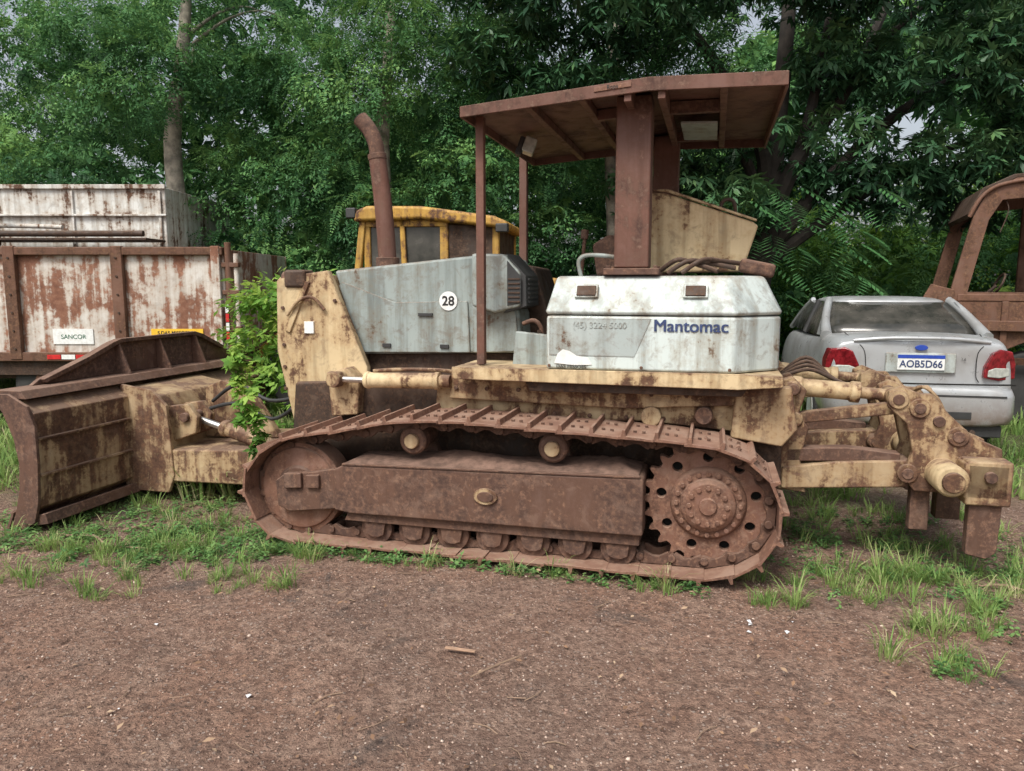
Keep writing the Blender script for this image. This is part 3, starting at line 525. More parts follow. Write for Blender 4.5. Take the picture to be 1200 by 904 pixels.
for x in (-.8,-4.2): cyl('wheel',(x,.0,.48),(x,.3,.48),.48,M['tire'],Bx,.03,32)
# ================================================================= WHEEL LOADER (yellow cab)
Wl=empty('wheel_loader',(-.15,8.9,0),-8)
for nm,a,b_ in (('cab_post_1',(-1.62,0,1.3),(-1.54,.08,2.36)),('cab_post_2',(-.70,0,1.3),(-.60,.08,2.34)),('cab_post_3',(-.08,0,1.3),(.0,.08,2.32)),('cab_post_4',(-1.55,1.4,1.3),(-1.47,1.48,2.36)),('cab_post_5',(-.08,1.4,1.3),(.0,1.48,2.32))): box(nm,a,b_,M['yellow'],Wl,.015)
prism('cab_roof',[(-1.72,2.34),(-1.68,2.47),(-1.55,2.52),(-.9,2.51),(-.05,2.39),(.12,2.32),(.1,2.24),(-.1,2.27),(-.9,2.36)],-.1,1.58,M['yellow'],Wl,.04)
prism('cab_side',[(-1.70,.9),(-1.75,1.5),(-1.60,1.82),(.0,1.78),(.02,.9)],-.02,.04,M['yellow'],Wl,.02)
box('cab_window_1',(-1.55,.035,1.78),(-.68,.045,2.36),M['carglass'],Wl,0); box('cab_window_2',(-.6,.035,1.78),(-.08,.045,2.30),M['darkrust'],Wl,0)
prism('door_frame',[(-1.15,1.4),(-1.18,2.38),(-1.12,2.38),(-1.08,1.4)],-.01,.03,M['yellow'],Wl,.01); box('door_frame_top',(-1.6,-.01,2.28),(-.6,.03,2.37),M['yellow'],Wl,.01)
prism('cab_front_slope',[(-1.78,1.45),(-1.66,2.36),(-1.58,2.36),(-1.70,1.45)],-.03,.06,M['yellow'],Wl,.015)
box('cab_rear_panel',(-.07,.08,1.3),(-.02,1.4,2.25),M['darkrust'],Wl); box('cab_floor',(-1.7,0,.8),(0,1.5,1.3),M['darkrust'],Wl)
prism('engine_cover',[(.02,.8),(.02,1.75),(1.5,1.6),(1.9,1.3),(1.9,.8)],.1,1.4,M['yellow'],Wl,.04); prism('loader_frame',[(-3.2,.5),(-3.0,.9),(-1.7,1.0),(1.9,.9),(1.9,.5)],.3,1.2,M['darkrust'],Wl,.02)
prism('loader_arm',[(-3.6,.3),(-3.4,.6),(-2.4,1.35),(-1.7,1.35),(-1.7,1.15),(-2.4,1.1),(-3.4,.3)],.2,.35,M['yellow'],Wl,.02)
for x in (-2.2,1.1):
    for y in (-.25,1.3): cyl('wheel',(x,y,.6),(x,y+.42,.6),0,M['tire'],Wl,.03,32,[(0,.5),(.1,.6),(.9,.6),(1,.5)])
box('roof_lamp',(-1.80,-.1,2.38),(-1.68,.02,2.50),M['black'],Wl,.015); box('roof_lamp_b',(-.02,-.14,2.20),(.12,-.02,2.30),M['black'],Wl,.015)
# ================================================================= WRECKED TRUCK CAB (right)
Wk=empty('wrecked_truck_cab',(5.12,9.0,0),-22)
outl=[(0,.55),(-.02,1.42),(.02,1.50),(.20,2.38),(.32,2.66),(.60,2.80),(2.2,2.88),(2.3,2.6),(2.3,.5),(1.3,.5),(1.2,.85),(.9,1.0),(.6,.85),(.5,.55)]
h1=[(.20,1.52),(.36,2.34),(.48,2.56),(1.02,2.60),(1.02,1.52)]; h2=[(1.14,1.52),(1.14,2.62),(2.15,2.66),(2.15,1.52)]; h3=[(1.2,1.05),(1.2,1.35),(2.1,1.35),(2.1,.95)]
for y,nm in ((0,'cab_side_near'),(1.7,'cab_side_far')): holed(nm,outl,[h1,h2,h3],.06,M['wreck'],Wk,SZ(y),.008)
prism('cab_roof_shell',[(.20,2.38),(.32,2.66),(.60,2.80),(2.2,2.88),(2.2,2.92),(.57,2.84),(.27,2.70),(.14,2.41)],-.04,1.74,M['darkrust'],Wk,.008)
tube('rain_gutter',[(.16,-.05,2.38),(.30,-.06,2.64),(.60,-.06,2.76),(1.4,-.06,2.80),(2.2,-.06,2.84)],.022,M['wreck'],Wk)
box('dash_panel',(.05,.05,1.2),(.30,1.65,1.50),M['wreck'],Wk,.01); box('cab_back',(2.25,.05,.6),(2.3,1.65,1.5),M['darkrust'],Wk); box('cab_floor',(0,.05,.55),(2.3,1.65,.62),M['darkrust'],Wk)
box('cab_front_panel',(-.02,.03,.6),(.03,1.67,1.42),M['wreck'],Wk,.01); box('window_sill',(.1,-.05,1.42),(2.3,.03,1.50),M['wreck'],Wk,.01)
tube('steering_column',[(.3,.6,1.3),(.6,.6,1.6)],.02,M['darkrust'],Wk); tube('steering_wheel',[(.62+.05*math.cos(a),.6+.2*math.sin(a),1.62+.12*math.cos(a)) for a in [k*.5236 for k in range(13)]],.014,M['darkrust'],Wk)
prism('seat_frame',[(1.2,.9),(1.2,1.2),(1.7,1.25),(1.85,1.85),(1.95,1.85),(1.85,.9)],.3,.9,M['darkrust'],Wk,.02)
for k,(a,b_) in enumerate((((.1,-.1,.7),(2.2,-.1,.78)),((.2,-.12,1.08),(1.1,-.06,1.20)),((.55,-.08,.8),(.62,-.02,1.42)))): box('side_bar_%d'%(k+1),a,b_,M['wreck'],Wk,.01)
for x in (.9,): cyl('wheel',(x,.0,.42),(x,.28,.42),.42,M['tire'],Wk,.03,32)
box('loose_panel',(-.25,.4,.5),(.0,.46,1.25),M['wreck'],Wk,.01,rot=(0,12,10)); tube('loose_bar',[(-.9,.8,1.30),(-.3,.8,1.42),(.1,.8,1.40)],.025,M['darkrust'],Wk); prism('bent_door',[(-.15,.6),(-.35,1.3),(-.20,1.62),(.05,1.55),(.05,.6)],-.22,-.18,M['wreck'],Wk,.01)
for k in range(4): tube('dangling_wire_%d'%(k+1),[(.5+.3*k,.02,2.6),(.55+.3*k,.0,2.45),(.48+.3*k,-.02,2.2-.1*k)],.006,M['darkrust'],Wk,6)
# ================================================================= VEGETATION
def qmesh(name,V,Q,shade,mat,parent=None):
    me=bpy.data.meshes.new(name); nv=len(V);nq=len(Q)
    me.vertices.add(nv); me.vertices.foreach_set('co',V.astype(np.float32).ravel())
    me.loops.add(nq*4); me.loops.foreach_set('vertex_index',Q.astype(np.int32).ravel())
    me.polygons.add(nq); me.polygons.foreach_set('loop_start',np.arange(0,nq*4,4,dtype=np.int32)); me.polygons.foreach_set('loop_total',np.full(nq,4,np.int32))
    me.update(calc_edges=True)
    a=me.attributes.new('shade','FLOAT','POINT'); a.data.foreach_set('value',shade.astype(np.float32))
    me.materials.append(mat); o=bpy.data.objects.new(name,me); COL.objects.link(o)
    if parent:o.parent=parent
    return o
def rots(yaw,pitch,roll):
    cy,sy,cp,sp,cr,sr=np.cos(yaw),np.sin(yaw),np.cos(pitch),np.sin(pitch),np.cos(roll),np.sin(roll)
    z=np.zeros_like(cy);o=np.ones_like(cy)
    Rz=np.stack([cy,-sy,z,sy,cy,z,z,z,o],-1).reshape(-1,3,3);Ry=np.stack([cp,z,sp,z,o,z,-sp,z,cp],-1).reshape(-1,3,3);Rx=np.stack([o,z,z,z,cr,-sr,z,sr,cr],-1).reshape(-1,3,3)
    return Rz@Ry@Rx
def scatter(name,temps,P,yaw,pitch,roll,scale,shade,mat,parent=None,jit=.12):
    n=len(P);k=rng.integers(0,len(temps),n);Vs=[];Qs=[];Ss=[];off=0;RR=rots(yaw,pitch,roll)
    for i,(tv,tq) in enumerate(temps):
        m=np.where(k==i)[0]
        if not len(m):continue
        v=np.einsum('nij,mj->nmi',RR[m],tv)*scale[m][:,None,None]+P[m][:,None,:]
        nv=len(tv); q=tq[None]+(np.arange(len(m))*nv)[:,None,None]+off
        lj=np.repeat(rng.normal(0,jit,(len(m),len(tv)//4+1)),4,axis=1)[:,:nv]
        Ss.append((shade[m][:,None]+lj).ravel()); Vs.append(v.reshape(-1,3)); Qs.append(q.reshape(-1,4)); off+=len(m)*nv
    return qmesh(name,np.concatenate(Vs),np.concatenate(Qs),np.concatenate(Ss),mat,parent)
def leaf(base,d,w,up,fold=.25):
    base=np.array(base,float); d=np.array(d,float); L=np.linalg.norm(d); dn=d/L; s=np.cross(dn,up); s/=np.linalg.norm(s)+1e-9; u=np.cross(s,dn)
    m1=base+d*.5; tip=base+d
    return np.array([base,m1+s*w/2+u*w*fold,tip,m1-s*w/2+u*w*fold])
def t_pinnate(L=.42,n=12,lw=.026,ll=.085,droop=.35):
    V=[];Q=[]
    for i in range(n):
        x=(i+1)/n; p=np.array([L*x,0,-droop*L*x*x])
        for sg in (-1,1):
            l=ll*math.sin(math.pi*(.2+.75*x))*random.uniform(.8,1.15)
            q=leaf(p,[.45*l,sg*l*.9,random.uniform(-.5,0)*l],lw,[0,0,1],.1); Q.append([len(V)+k for k in range(4)]); V+=list(q)
    return np.array(V),np.array(Q)
def t_spray(n=22,R_=.22,l=.075,w=.032):
    V=[];Q=[]
    for i in range(n):
        a=random.uniform(-1.0,1.0); r=R_*random.uniform(.2,1.6)
        b=np.array([r*math.cos(a),r*math.sin(a)*.8,random.uniform(-.06,.06)-.25*r]); a2=a+random.uniform(-1.2,1.2); e=random.uniform(-.9,.2); ll=l*random.uniform(.7,1.3)
        q=leaf(b,np.array([math.cos(a2)*math.cos(e),math.sin(a2)*math.cos(e),math.sin(e)])*ll,w*random.uniform(.8,1.2),[0,0,1],.1); Q.append([len(V)+k for k in range(4)]); V+=list(q)
    return np.array(V),np.array(Q)
def t_whorl(n=10,l=.20,w=.05,droop=.9):
    V=[];Q=[]
    for i in range(n):
        a=2*math.pi*i/n*1.0+random.uniform(-.3,.3); e=random.uniform(-droop,-.1); ll=l*random.uniform(.7,1.15)
        d=np.array([math.cos(a)*math.cos(e),math.sin(a)*math.cos(e),math.sin(e)])*ll
        b=np.array([0,0,random.uniform(-.04,.04)]); 
        q1=leaf(b,d,w,[0,0,1],.18); Q.append([len(V)+k for k in range(4)]); V+=list(q1)
    return np.array(V),np.array(Q)
def t_tuft(n=24,h=.10,w=.0028,sp=.7):
    V=[];Q=[]
    for i in range(n):
        a=random.uniform(0,6.28);r=random.uniform(0,.05);b=np.array([r*math.cos(a),r*math.sin(a),-.005]);hh=h*random.uniform(.35,1.15);ln=random.uniform(.1,sp);dx=np.array([math.cos(a),math.sin(a),0]);s=np.array([-dx[1],dx[0],0])*w*random.uniform(.6,1.1)
        pts=[b,b+dx*hh*ln*.3+np.array([0,0,hh*.5]),b+dx*hh*ln*.9+np.array([0,0,hh*.88]),b+dx*hh*ln*1.6+np.array([0,0,hh*.95])]
        ws=[1,.85,.5,.08]
        for k in range(3): Q.append([len(V),len(V)+1,len(V)+2,len(V)+3]); V+=[pts[k]-s*ws[k],pts[k]+s*ws[k],pts[k+1]+s*ws[k+1],pts[k+1]-s*ws[k+1]]
    return np.array(V),np.array(Q)
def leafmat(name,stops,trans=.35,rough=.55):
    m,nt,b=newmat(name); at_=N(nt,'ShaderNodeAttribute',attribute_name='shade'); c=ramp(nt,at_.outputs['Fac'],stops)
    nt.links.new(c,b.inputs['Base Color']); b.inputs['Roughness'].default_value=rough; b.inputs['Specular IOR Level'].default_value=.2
    if trans>0:
        tr=N(nt,'ShaderNodeBsdfTranslucent'); h=N(nt,'ShaderNodeHueSaturation'); h.inputs['Value'].default_value=1.3; h.inputs['Hue'].default_value=.48; nt.links.new(c,h.inputs['Color']); nt.links.new(h.outputs[0],tr.inputs[0])
        ms=N(nt,'ShaderNodeMixShader'); ms.inputs[0].default_value=trans; nt.links.new(b.outputs[0],ms.inputs[1]); nt.links.new(tr.outputs[0],ms.inputs[2])
        nt.links.new(ms.outputs[0],nt.nodes['Material Output'].inputs[0])
    return m
LM1=leafmat('feather_foliage',[(.0,(.028,.085,.035)),(.5,(.085,.215,.075)),(1,(.22,.40,.12))],.3)
LM2=leafmat('mango_foliage',[(.0,(.018,.05,.026)),(.5,(.052,.128,.058)),(1,(.13,.235,.09))],.2,.4)
LM3=leafmat('bright_foliage',[(.0,(.06,.14,.03)),(.5,(.15,.31,.055)),(1,(.32,.47,.10))],.4)
LMW=leafmat('weed_leaves',[(.0,(.05,.12,.04)),(.5,(.12,.24,.075)),(1,(.24,.36,.12))],.3)
LMG=leafmat('grass_blades',[(.0,(.09,.17,.05)),(.5,(.19,.31,.085)),(.8,(.29,.39,.13)),(1,(.45,.41,.24))],.35,.6)
def lobes_pts(lobes,per):
    P=[];O=[];I=[]
    for k,(c,r) in enumerate(lobes):
        d=rng.normal(size=(per,3)); d/=np.linalg.norm(d,axis=1)[:,None]; rad=rng.uniform(.3,1.2,per)**.6
        P.append(np.array(c)+d*rad[:,None]*np.array(r)); O.append(d); I.append(np.full(per,k))
    return np.concatenate(P),np.concatenate(O),np.concatenate(I)
def foliage(name,lobes,per,temps,mat,scale=(.6,1.05),droop=.4,parent=None,bright=0):
    P,O,I=lobes_pts(lobes,per); lb=rng.normal(0,.14,len(lobes))[I]
    keep=P[:,2]>.1; P,O,lb=P[keep],O[keep],lb[keep]; n=len(P)
    yaw=np.arctan2(O[:,1],O[:,0])+rng.normal(0,.9,n); pitch=rng.normal(droop,.4,n)-O[:,2]*.3; roll=rng.normal(0,.4,n)
    shade=np.clip(.42+lb+bright+.30*O[:,2]+rng.normal(0,.1,n),0,1)  # top light painted in: leaves high on each lobe get lighter colour
    return scatter(name,temps,P,yaw,pitch,roll,rng.uniform(*scale,n),shade,mat,parent)
TP=[t_pinnate(),t_pinnate(.36,10,.028,.10,.5),t_spray(),t_spray(26,.25,.065,.03),t_spray(20,.2,.08,.035)]
TW=[t_whorl(),t_whorl(12,.18,.045,1.1),t_whorl(8,.22,.055,.7)]
TB=[t_whorl(9,.16,.085,.6),t_whorl(7,.14,.07,.5)]
TS=[t_spray(14,.22,.10,.055),t_spray(10,.2,.12,.065)]
U=random.uniform
def tree(name,trunk,rad,limbs,bark):
    e=empty(name); parts=[tube_data(trunk,rad,12,4)]+[tube_data(p,r,8,4) for p,r in limbs]; multi('trunk_and_limbs',parts,bark,e); return e
def limb_set(base,n,z0,z1,spread,r):
    out=[]
    for i in range(n):
        z=U(z0,z1);a=U(.3,2.84);L=U(.6,1)*spread; b=Vector((base[0],base[1],z)); dx=Vector((math.cos(a),math.sin(a),0))
        out.append(([b,b+dx*L*.35+Vector((0,0,L*.3)),b+dx*L*.7+Vector((0,0,L*.45)),b+dx*L+Vector((0,0,L*.4))],[r,r*.7,r*.45,r*.15]))
    return out
for nm,x,y,r in (('feather_leaf_tree',-4.72,11.0,.13),('feather_leaf_tree',-1.82,11.2,.12),('feather_leaf_tree',1.45,11.2,.10),('feather_leaf_tree',-8.8,12.0,.18)):
    e=tree(nm,[(x,y,-.1),(x+.03,y,2),(x-.04,y,3.6),(x+.05,y+.4,5.2),(x,y+1.0,7.5)],[r*1.25,r,r*.9,r*.65,r*.35],limb_set((x,y+.7),7,4.6,7,1.6,.03),M['bark'])
    lob=[((x+U(-2.6,2.6),y+U(.4,2.4),U(3.2,7.8)),(U(.7,1.2),U(.7,1.1),U(.35,.65))) for i in range(14)]
    lob+=[((x+U(-.9,.9),y-U(.3,.8),z),(U(.6,.85),.45,U(.3,.45))) for z in (4.15,4.7,5.2,5.8)]
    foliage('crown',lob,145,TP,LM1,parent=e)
lob=[]
for i in range(80):
    x=U(-13,13);z=U(.4,3.4);lob.append(((x,U(11.9,14.5),z),(U(.8,1.4),U(.7,1.1),U(.5,.9))))
for x,z in ((-4.0,2.6),(-3.4,2.0),(-3.0,3.1),(-3.9,3.4),(-2.7,1.7),(-3.4,3.9),(-2.6,3.3),(-6.2,3.2),(-7.5,3.5),(-.5,3.2),(.4,2.4),(.6,3.2),(-1.0,2.7),(-6,4.2),(-3.9,4.5),(-2.9,4.6),(-5.6,4.9),(-7,4.9),(-.7,4.3),(-.2,4.9),(-1.9,2.6)): lob.append(((x,U(10.9,11.6),z),(.75,.6,.45)))
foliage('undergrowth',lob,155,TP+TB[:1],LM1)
mx,my=3.6,10.9
limbs=[([(mx,my,2.6),(mx-.2,my-.1,3.6),(mx-.9,my-.2,4.6),(mx-1.6,my,5.6)],[.12,.10,.08,.04]),
([(mx,my,2.4),(mx+.3,my-.2,3.3),(mx+.9,my-.2,4.2),(mx+1.5,my,5.4)],[.13,.11,.09,.05]),
([(mx+.1,my,2.2),(mx+.7,my-.2,3.0),(mx+1.6,my-.3,3.9),(mx+2.9,my-.4,4.7)],[.12,.10,.07,.03]),
([(mx+.1,my,2.0),(mx+.9,my-.1,2.6),(mx+2.0,my-.2,3.3),(mx+3.6,my-.2,3.9)],[.10,.08,.055,.025]),
([(mx+.9,my-.2,4.2),(mx+1.2,my-.3,4.7),(mx+2.2,my-.4,5.6)],[.07,.055,.025]),
([(mx+.3,my-.2,3.3),(mx+.5,my-.2,4.2),(mx+.7,my-.2,5.6)],[.08,.07,.04]),
([(mx-.2,my,3.0),(mx-.6,my-.3,3.5),(mx-1.6,my-.5,4.0),(mx-2.6,my-.5,4.3)],[.08,.065,.05,.025])]
e=tree('mango_tree',[(mx-.1,my,-.1),(mx-.15,my,1.4),(mx,my,2.4),(mx+.05,my,3.6),(mx+.15,my,5),(mx+.2,my,7)],[.26,.21,.18,.14,.10,.05],limbs,M['barkdark'])
lob=[]
for x,y,z in [(0.6,10.2,5.2),(1.5,10,4.9),(.1,10.6,4.7),(2.2,9.8,5.4),(1.2,10.4,4.1),(.6,10.4,3.9),(-.2,10.5,5.6),(3.2,9.6,5.6),(5.2,9.8,5.4),(6.1,9.8,4.9),(6.6,10,4.2),(7.2,10.2,3.7),(5.5,10,4.3),(5.9,10.4,3.3),(4.9,10.6,2.9),(6.4,10.6,2.9),(4.0,11.6,3.4),(2.2,11.6,3.4),(3.2,12,4.5),(5.2,12,4.6),(8.6,11,4),(3,12.5,6),(1,12,6.4),(2.3,10.9,2.9),(3.0,10.5,2.6),(4.3,10.5,3.4),(2.6,10.3,3.7),(4.4,10.4,4.6),(9.6,11,5.2),(7.6,12,5.9),(4.5,12.2,5.9),(6.3,12.2,5.3),(4.0,9.9,5.3),(7.0,11,5.1)]:
    lob.append(((x+U(-.15,.15),y,z),(U(.6,.95),U(.55,.8),U(.35,.55))))
foliage('crown',lob,165,TW,LM2,scale=(.7,1.1),droop=.0,parent=e)
V=[];Q=[];S=[]
for i in range(40):
    c=np.array([U(3.0,4.9),U(10.0,10.5),U(1.5,2.9)]); a=U(-2.8,-.3); d0=np.array([math.cos(a),math.sin(a),-.45]); sd=np.cross(d0,[0,0,1]); sd/=np.linalg.norm(sd); L=U(.3,.5); sh=U(.2,.6)
    for k in range(7):
        x=(k+.5)/7; p=c+d0*L*x+np.array([0,0,-.3*L*x*x])
        for sg in (-1,1):
            ln=.2*math.sin(math.pi*(.2+.7*x)); q=leaf(p,sd*sg*ln+d0*ln*.55+np.array([0,0,-.2*ln]),.045,[0,0,1],.05); Q.append([len(V)+j for j in range(4)]); V+=list(q); S+=[sh]*4
qmesh('philodendron_climber',np.array(V),np.array(Q),np.array(S),LM1)
lob=[]
while len(lob)<122:
    x=U(-24,26);z=U(.5,7.2)
    if z>4.4 and ((6.5<x<14) or (-15<x<-9)) and U(0,1)<.7: continue
    lob.append(((x,U(16,22),z),(U(1.6,2.5),U(1.2,2),U(1.1,1.7))))
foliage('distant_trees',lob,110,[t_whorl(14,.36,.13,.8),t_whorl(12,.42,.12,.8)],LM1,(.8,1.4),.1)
lob=[((U(4.5,12),U(13,16),U(.4,3.4)),(U(.9,1.5),1,U(.7,1.1))) for i in range(26)]
foliage('sunlit_shrubs',lob,120,TB+TP[2:],LM3,(.9,1.4),.2)  # sunlit look is painted in, through the brighter leaf colours
lob=[((-2.30,7.4,1.15),(.28,.25,.22)),((-2.15,7.2,.85),(.33,.3,.2)),((-2.48,7.5,1.50),(.16,.2,.14)),((-2.05,7.3,1.50),(.14,.15,.12)),((-2.0,6.8,.5),(.4,.3,.3)),((-2.55,7.5,1.0),(.2,.2,.2))]
foliage('shrub',lob,38,TS,LM3,(.6,1.0),.2)
lob=[((-1.80,5.05,.85),(.09,.09,.20)),((-1.74,5.0,.62),(.10,.10,.16)),((-1.86,5.1,1.10),(.05,.06,.12))]
foliage('creeper_plant',lob,26,TB,LM3,(.28,.55),.2)
# ---------------------------------------------------------------- GROUND
def hgt(x,y):
    return .014*np.sin(x*1.7+.5*y)*np.cos(y*1.3)+.006*np.sin(x*5.1+y*3.7)+.003*np.sin(x*13+2)*np.cos(y*11-x*4)-.014
xs=np.unique(np.concatenate([np.linspace(-7,7,420),np.sinh(np.linspace(-5.2,5.2,60))*2.3]));ys=np.unique(np.concatenate([np.linspace(.5,11,330),4+np.sinh(np.linspace(-5,5.2,60))*2.4]))
X,Y=np.meshgrid(xs,ys); Z=hgt(X,Y)+rng.normal(0,.0022,X.shape); far_=np.maximum(np.abs(X),np.abs(Y-4)); Z=np.where(far_>14,-.01,Z)
V=np.stack([X,Y,Z],-1).reshape(-1,3); nx=len(xs); I,J=np.meshgrid(np.arange(len(ys)-1),np.arange(nx-1),indexing='ij'); a=(I*nx+J).ravel(); Q=np.stack([a,a+1,a+nx+1,a+nx],-1)
gm,nt,b=newmat('red_gravel_soil'); tc=N(nt,'ShaderNodeTexCoord').outputs['Object']
big=noise(nt,tc,.55,5,.6,.4); mid=noise(nt,tc,3.5,8,.65); fin=noise(nt,tc,34,6,.7); vf=noise(nt,tc,140,3,.6); clod=noise(nt,tc,13,6,.65)
c=mix(nt,mapr(nt,big,.40,.60),(.42,.25,.175),(.30,.205,.16)); c=mix(nt,mapr(nt,mid,.38,.66,0.,.8),c,(.48,.335,.255)); c=mix(nt,mapr(nt,clod,.36,.55,.55,0.),c,(.21,.127,.094)); c=mix(nt,mapr(nt,fin,.35,.60,.8,0.),c,(.12,.07,.053))
vo=N(nt,'ShaderNodeTexVoronoi'); vo.inputs['Scale'].default_value=60; nt.links.new(tc,vo.inputs['Vector'])
sp=N(nt,'ShaderNodeSeparateColor'); nt.links.new(vo.outputs['Color'],sp.inputs[0])
st_=mth(nt,'MULTIPLY',mapr(nt,sp.outputs[0],.55,.57),mapr(nt,vo.outputs['Distance'],.45,.35)); c=mix(nt,mth(nt,'MULTIPLY',st_,.8),c,ramp(nt,sp.outputs[1],[(0,(.09,.065,.055)),(.5,(.38,.26,.20)),(1,(.62,.51,.44))]))
c=mix(nt,mapr(nt,vf,.35,.65,.5,0.),c,(.14,.088,.068))
dk=noise(nt,tc,1.6,6,.7,.5); c=mix(nt,mapr(nt,dk,.55,.66,0.,.7),c,(.10,.082,.074))
sy=N(nt,'ShaderNodeSeparateXYZ'); nt.links.new(tc,sy.inputs[0])
gy=mapr(nt,mth(nt,'ADD',sy.outputs[1],mth(nt,'MULTIPLY',mid,2.)),6.,8.5); c=mix(nt,gy,c,(.10,.11,.05))
nt.links.new(c,b.inputs['Base Color']); b.inputs['Roughness'].default_value=.95; b.inputs['Specular IOR Level'].default_value=.2
hh=mth(nt,'ADD',mth(nt,'ADD',mth(nt,'MULTIPLY',fin,1.3),mth(nt,'MULTIPLY',clod,1.5)),mth(nt,'ADD',mth(nt,'MULTIPLY',st_,.5),mth(nt,'MULTIPLY',vf,.5))); bump(nt,b,hh,1.,.024)
g=qmesh('ground',V,Q,np.zeros(len(V)),gm); g.data.polygons.foreach_set('use_smooth',[True]*len(g.data.polygons))
def t_stone():
    b=[(-1,-1,-.5),(1,-1,-.5),(1,1,-.5),(-1,1,-.5),(-.7,-.7,.5),(.7,-.7,.5),(.7,.7,.5),(-.7,.7,.5)]
    v=[[c*random.uniform(.6,1.25) for c in p] for p in b]; return np.array(v),np.array([(3,2,1,0),(4,5,6,7),(0,1,5,4),(1,2,6,5),(2,3,7,6),(3,0,4,7)])
n=34000; px=rng.uniform(-4.2,4.2,n); py=1.4+3.9*rng.uniform(0,1,n)**1.4; P=np.stack([px,py,hgt(px,py)+.001],-1)
sm=leafmat('pebbles_mat',[(0,(.08,.055,.045)),(.5,(.27,.17,.13)),(.85,(.44,.32,.25)),(1,(.68,.58,.50))],0.,.9)
sz=rng.uniform(.0015,.0048,n)*np.where(rng.random(n)>.97,2.0,1)*np.where(rng.random(n)>.998,2.,1)
scatter('gravel',[t_stone() for _ in range(8)],P,rng.uniform(0,6,n),rng.uniform(-.3,.3,n),rng.uniform(-.3,.3,n),sz,rng.uniform(0,.95,n),sm,jit=.0)
def wpt(s,t): return (-.217+.967*s+.255*t,4.205-.255*s+.967*t)
def gpatch(n,cx,cy,rx,ry): 
    return np.stack([rng.normal(cx,rx,n),rng.normal(cy,ry,n)],-1)
G=[gpatch(80,-2.3,4.9,.6,.35),gpatch(22,-1.9,4.45,.4,.15),gpatch(45,-3.1,5.4,.5,.5),gpatch(55,2.35,4.0,.5,.35),gpatch(80,2.9,4.6,.6,.5),gpatch(45,2.0,5.2,.5,.3),gpatch(40,2.9,3.7,.35,.2)]
for k in range(26): s=U(-1.4,1.2); x,y=wpt(s,U(-.10,.02)); G.append(np.array([[x,y]]))
for k in range(20):
    c=(U(-3.4,-1.2),U(3.8,4.6)); G.append(gpatch(int(U(2,6)),c[0],c[1],.06,.04))
for k in range(20):
    c=(U(1.2,3.3),U(3.0,4.2)); G.append(gpatch(int(U(3,9)),c[0],c[1],.07,.05))
n=3000; G.append(np.stack([rng.uniform(-8,9,n),rng.uniform(5.6,12,n)],-1))
P2=np.concatenate(G); P=np.column_stack([P2,hgt(P2[:,0],P2[:,1])]); n=len(P)
TG=[t_tuft(),t_tuft(28,.13,.0028,.9),t_tuft(18,.07,.003,1.1),t_tuft(24,.11,.003,.6)]
sc=rng.uniform(.4,1.2,n)*np.where(P[:,1]>5.6,2.2,1.)
scatter('grass',TG,P,rng.uniform(0,6.28,n),rng.normal(0,.15,n),rng.normal(0,.15,n),sc,np.clip(rng.normal(.55,.18,n),0,1),LMG)
W_=[]
for k in range(85): W_.append(gpatch(int(U(8,30)),rng.normal(-2.4,.75),rng.normal(4.85,.40),.08,.06))
for k in range(20): W_.append(gpatch(int(U(5,16)),rng.normal(-1.75,.35),rng.normal(4.45,.14),.06,.04))
for k in range(60): W_.append(gpatch(int(U(6,26)),rng.normal(2.5,.6),rng.normal(4.5,.5),.08,.06))
W_+=[gpatch(160,1.7,4.9,.2,.4)]
for k in range(130): s=U(-1.5,1.3); x,y=wpt(s,U(-.09,.04)); W_.append(gpatch(2,x,y,.02,.02))
P2=np.concatenate(W_); n=len(P2); P=np.column_stack([P2,hgt(P2[:,0],P2[:,1])+rng.uniform(.004,.035,n)])
scatter('low_weeds',[t_whorl(7,.045,.018,.1),t_whorl(6,.035,.016,.0),t_whorl(9,.05,.014,-.3)],P,rng.uniform(0,6.28,n),rng.normal(0,.25,n),rng.normal(0,.25,n),rng.uniform(.4,1.1,n),np.clip(rng.normal(.45,.18,n),0,1),LMW)
tw=[]
for k in range(130):
    x,y=U(-3,3.2),U(1.8,4.3); a=U(0,6.28);L=U(.03,.14); z=float(hgt(np.array(x),np.array(y)))+.006
    tw.append(tube_data([(x,y,z),(x+math.cos(a)*L*.5,y+math.sin(a)*L*.5,z+.004),(x+math.cos(a+.2)*L,y+math.sin(a+.2)*L,z)],U(.0008,.0025),5,2))
x,y=-.05,3.05; tw.append(tube_data([(x-.12,y-.10,.0),(x,y,.006),(x+.09,y+.08,.0)],.004,5,2))
for x,y,L,a in ((-2.9,4.75,.7,-.35),(-2.6,4.9,.4,.3),(2.5,3.9,.45,-.4)): 
    z=float(hgt(np.array(x),np.array(y)))+.012; tw.append(tube_data([(x,y,z),(x+L*.3*math.cos(a+.2),y+L*.3*math.sin(a+.2),z+.012),(x+L*.6*math.cos(a-.1),y+L*.6*math.sin(a-.1),z+.004),(x+L*math.cos(a),y+L*math.sin(a),z)],[.009,.008,.006,.003],7,3))
multi('twigs',tw,plain('dry_twig',(.25,.17,.115),.9),None)
n=520; px=rng.uniform(-3.2,3.4,n);py=rng.uniform(1.8,4.6,n); lv=leafmat('dry_leaf_mat',[(0,(.10,.06,.04)),(.6,(.30,.18,.11)),(1,(.50,.38,.26))],.1,.8)
scatter('dry_leaves',[t_whorl(1,.05,.02,.1),t_whorl(1,.035,.016,.1)],np.stack([px,py,hgt(px,py)+.006],-1),rng.uniform(0,6,n),rng.normal(0,.12,n),rng.normal(0,.2,n),rng.uniform(.4,1.1,n),rng.random(n),lv)
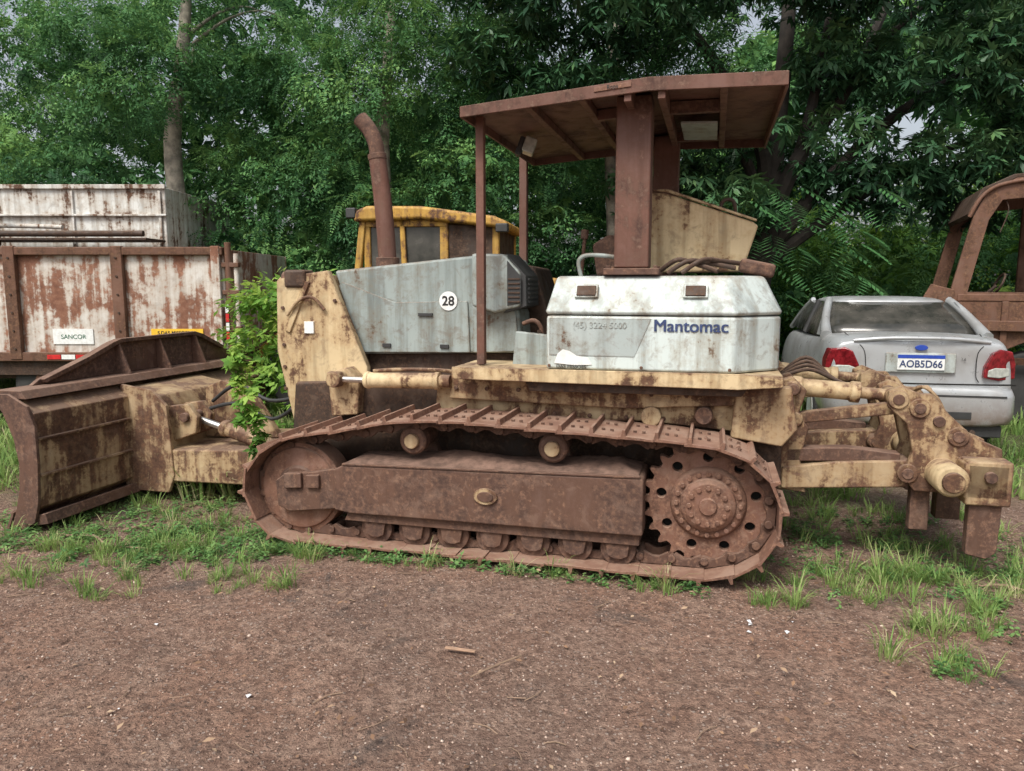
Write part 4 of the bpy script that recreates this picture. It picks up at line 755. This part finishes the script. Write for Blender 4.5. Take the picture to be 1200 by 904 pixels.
n=12; px=np.concatenate([rng.normal(1.25,.10,7),rng.uniform(-2,2.6,5)]);py=np.concatenate([rng.normal(3.35,.05,7),rng.uniform(2.1,3.6,5)]); pm=leafmat('paper_mat',[(0,(.55,.55,.56)),(1,(.68,.68,.68))],.0,.8)
scatter('paper_scraps',[t_whorl(1,.05,.03,.1)],np.stack([px,py,hgt(px,py)+.008],-1),rng.uniform(0,6,n),rng.normal(0,.2,n),rng.normal(0,.2,n),rng.uniform(.25,.9,n),rng.random(n),pm)
box('wood_chip',(-.30,3.18,-.006),(-.16,3.20,.002),plain('chip',(.38,.24,.16),.9),None,.003,rot=(0,2,-12))
# ================================================================= LIGHT / WORLD / CAMERA
el,az=54,-150
w=bpy.data.worlds.new('World'); scn.world=w; w.use_nodes=True; nt=w.node_tree; bg=nt.nodes['Background']; sk=nt.nodes.new('ShaderNodeTexSky'); sk.sky_type='NISHITA'; sk.sun_disc=False
sk.sun_elevation=R(el); sk.sun_rotation=R(az); sk.air_density=1.0; sk.dust_density=5.0; sk.ozone_density=.6
hs=nt.nodes.new('ShaderNodeHueSaturation'); hs.inputs['Saturation'].default_value=.42; hs.inputs['Value'].default_value=1.25
nt.links.new(sk.outputs[0],hs.inputs['Color']); nt.links.new(hs.outputs[0],bg.inputs[0]); bg.inputs[1].default_value=.15
sl=bpy.data.lights.new('sun','SUN'); sl.energy=2.9; sl.angle=R(18); sl.color=(1,.97,.90); so=bpy.data.objects.new('sun',sl); COL.objects.link(so)
d=Vector((math.sin(R(az))*math.cos(R(el)),math.cos(R(az))*math.cos(R(el)),math.sin(R(el)))); so.rotation_euler=d.to_track_quat('Z','Y').to_euler(); so.location=d*20
cam=bpy.data.cameras.new('camera'); cam.lens=26.7; cam.sensor_width=36; cam.clip_end=1000; cam.clip_start=.05
co=bpy.data.objects.new('camera',cam); COL.objects.link(co); co.location=(0,0,1.6); co.rotation_euler=(R(90-7.5),0,0); scn.camera=co
scn.view_settings.view_transform='Standard'; scn.view_settings.look='None'; scn.view_settings.exposure=0; scn.view_settings.gamma=1
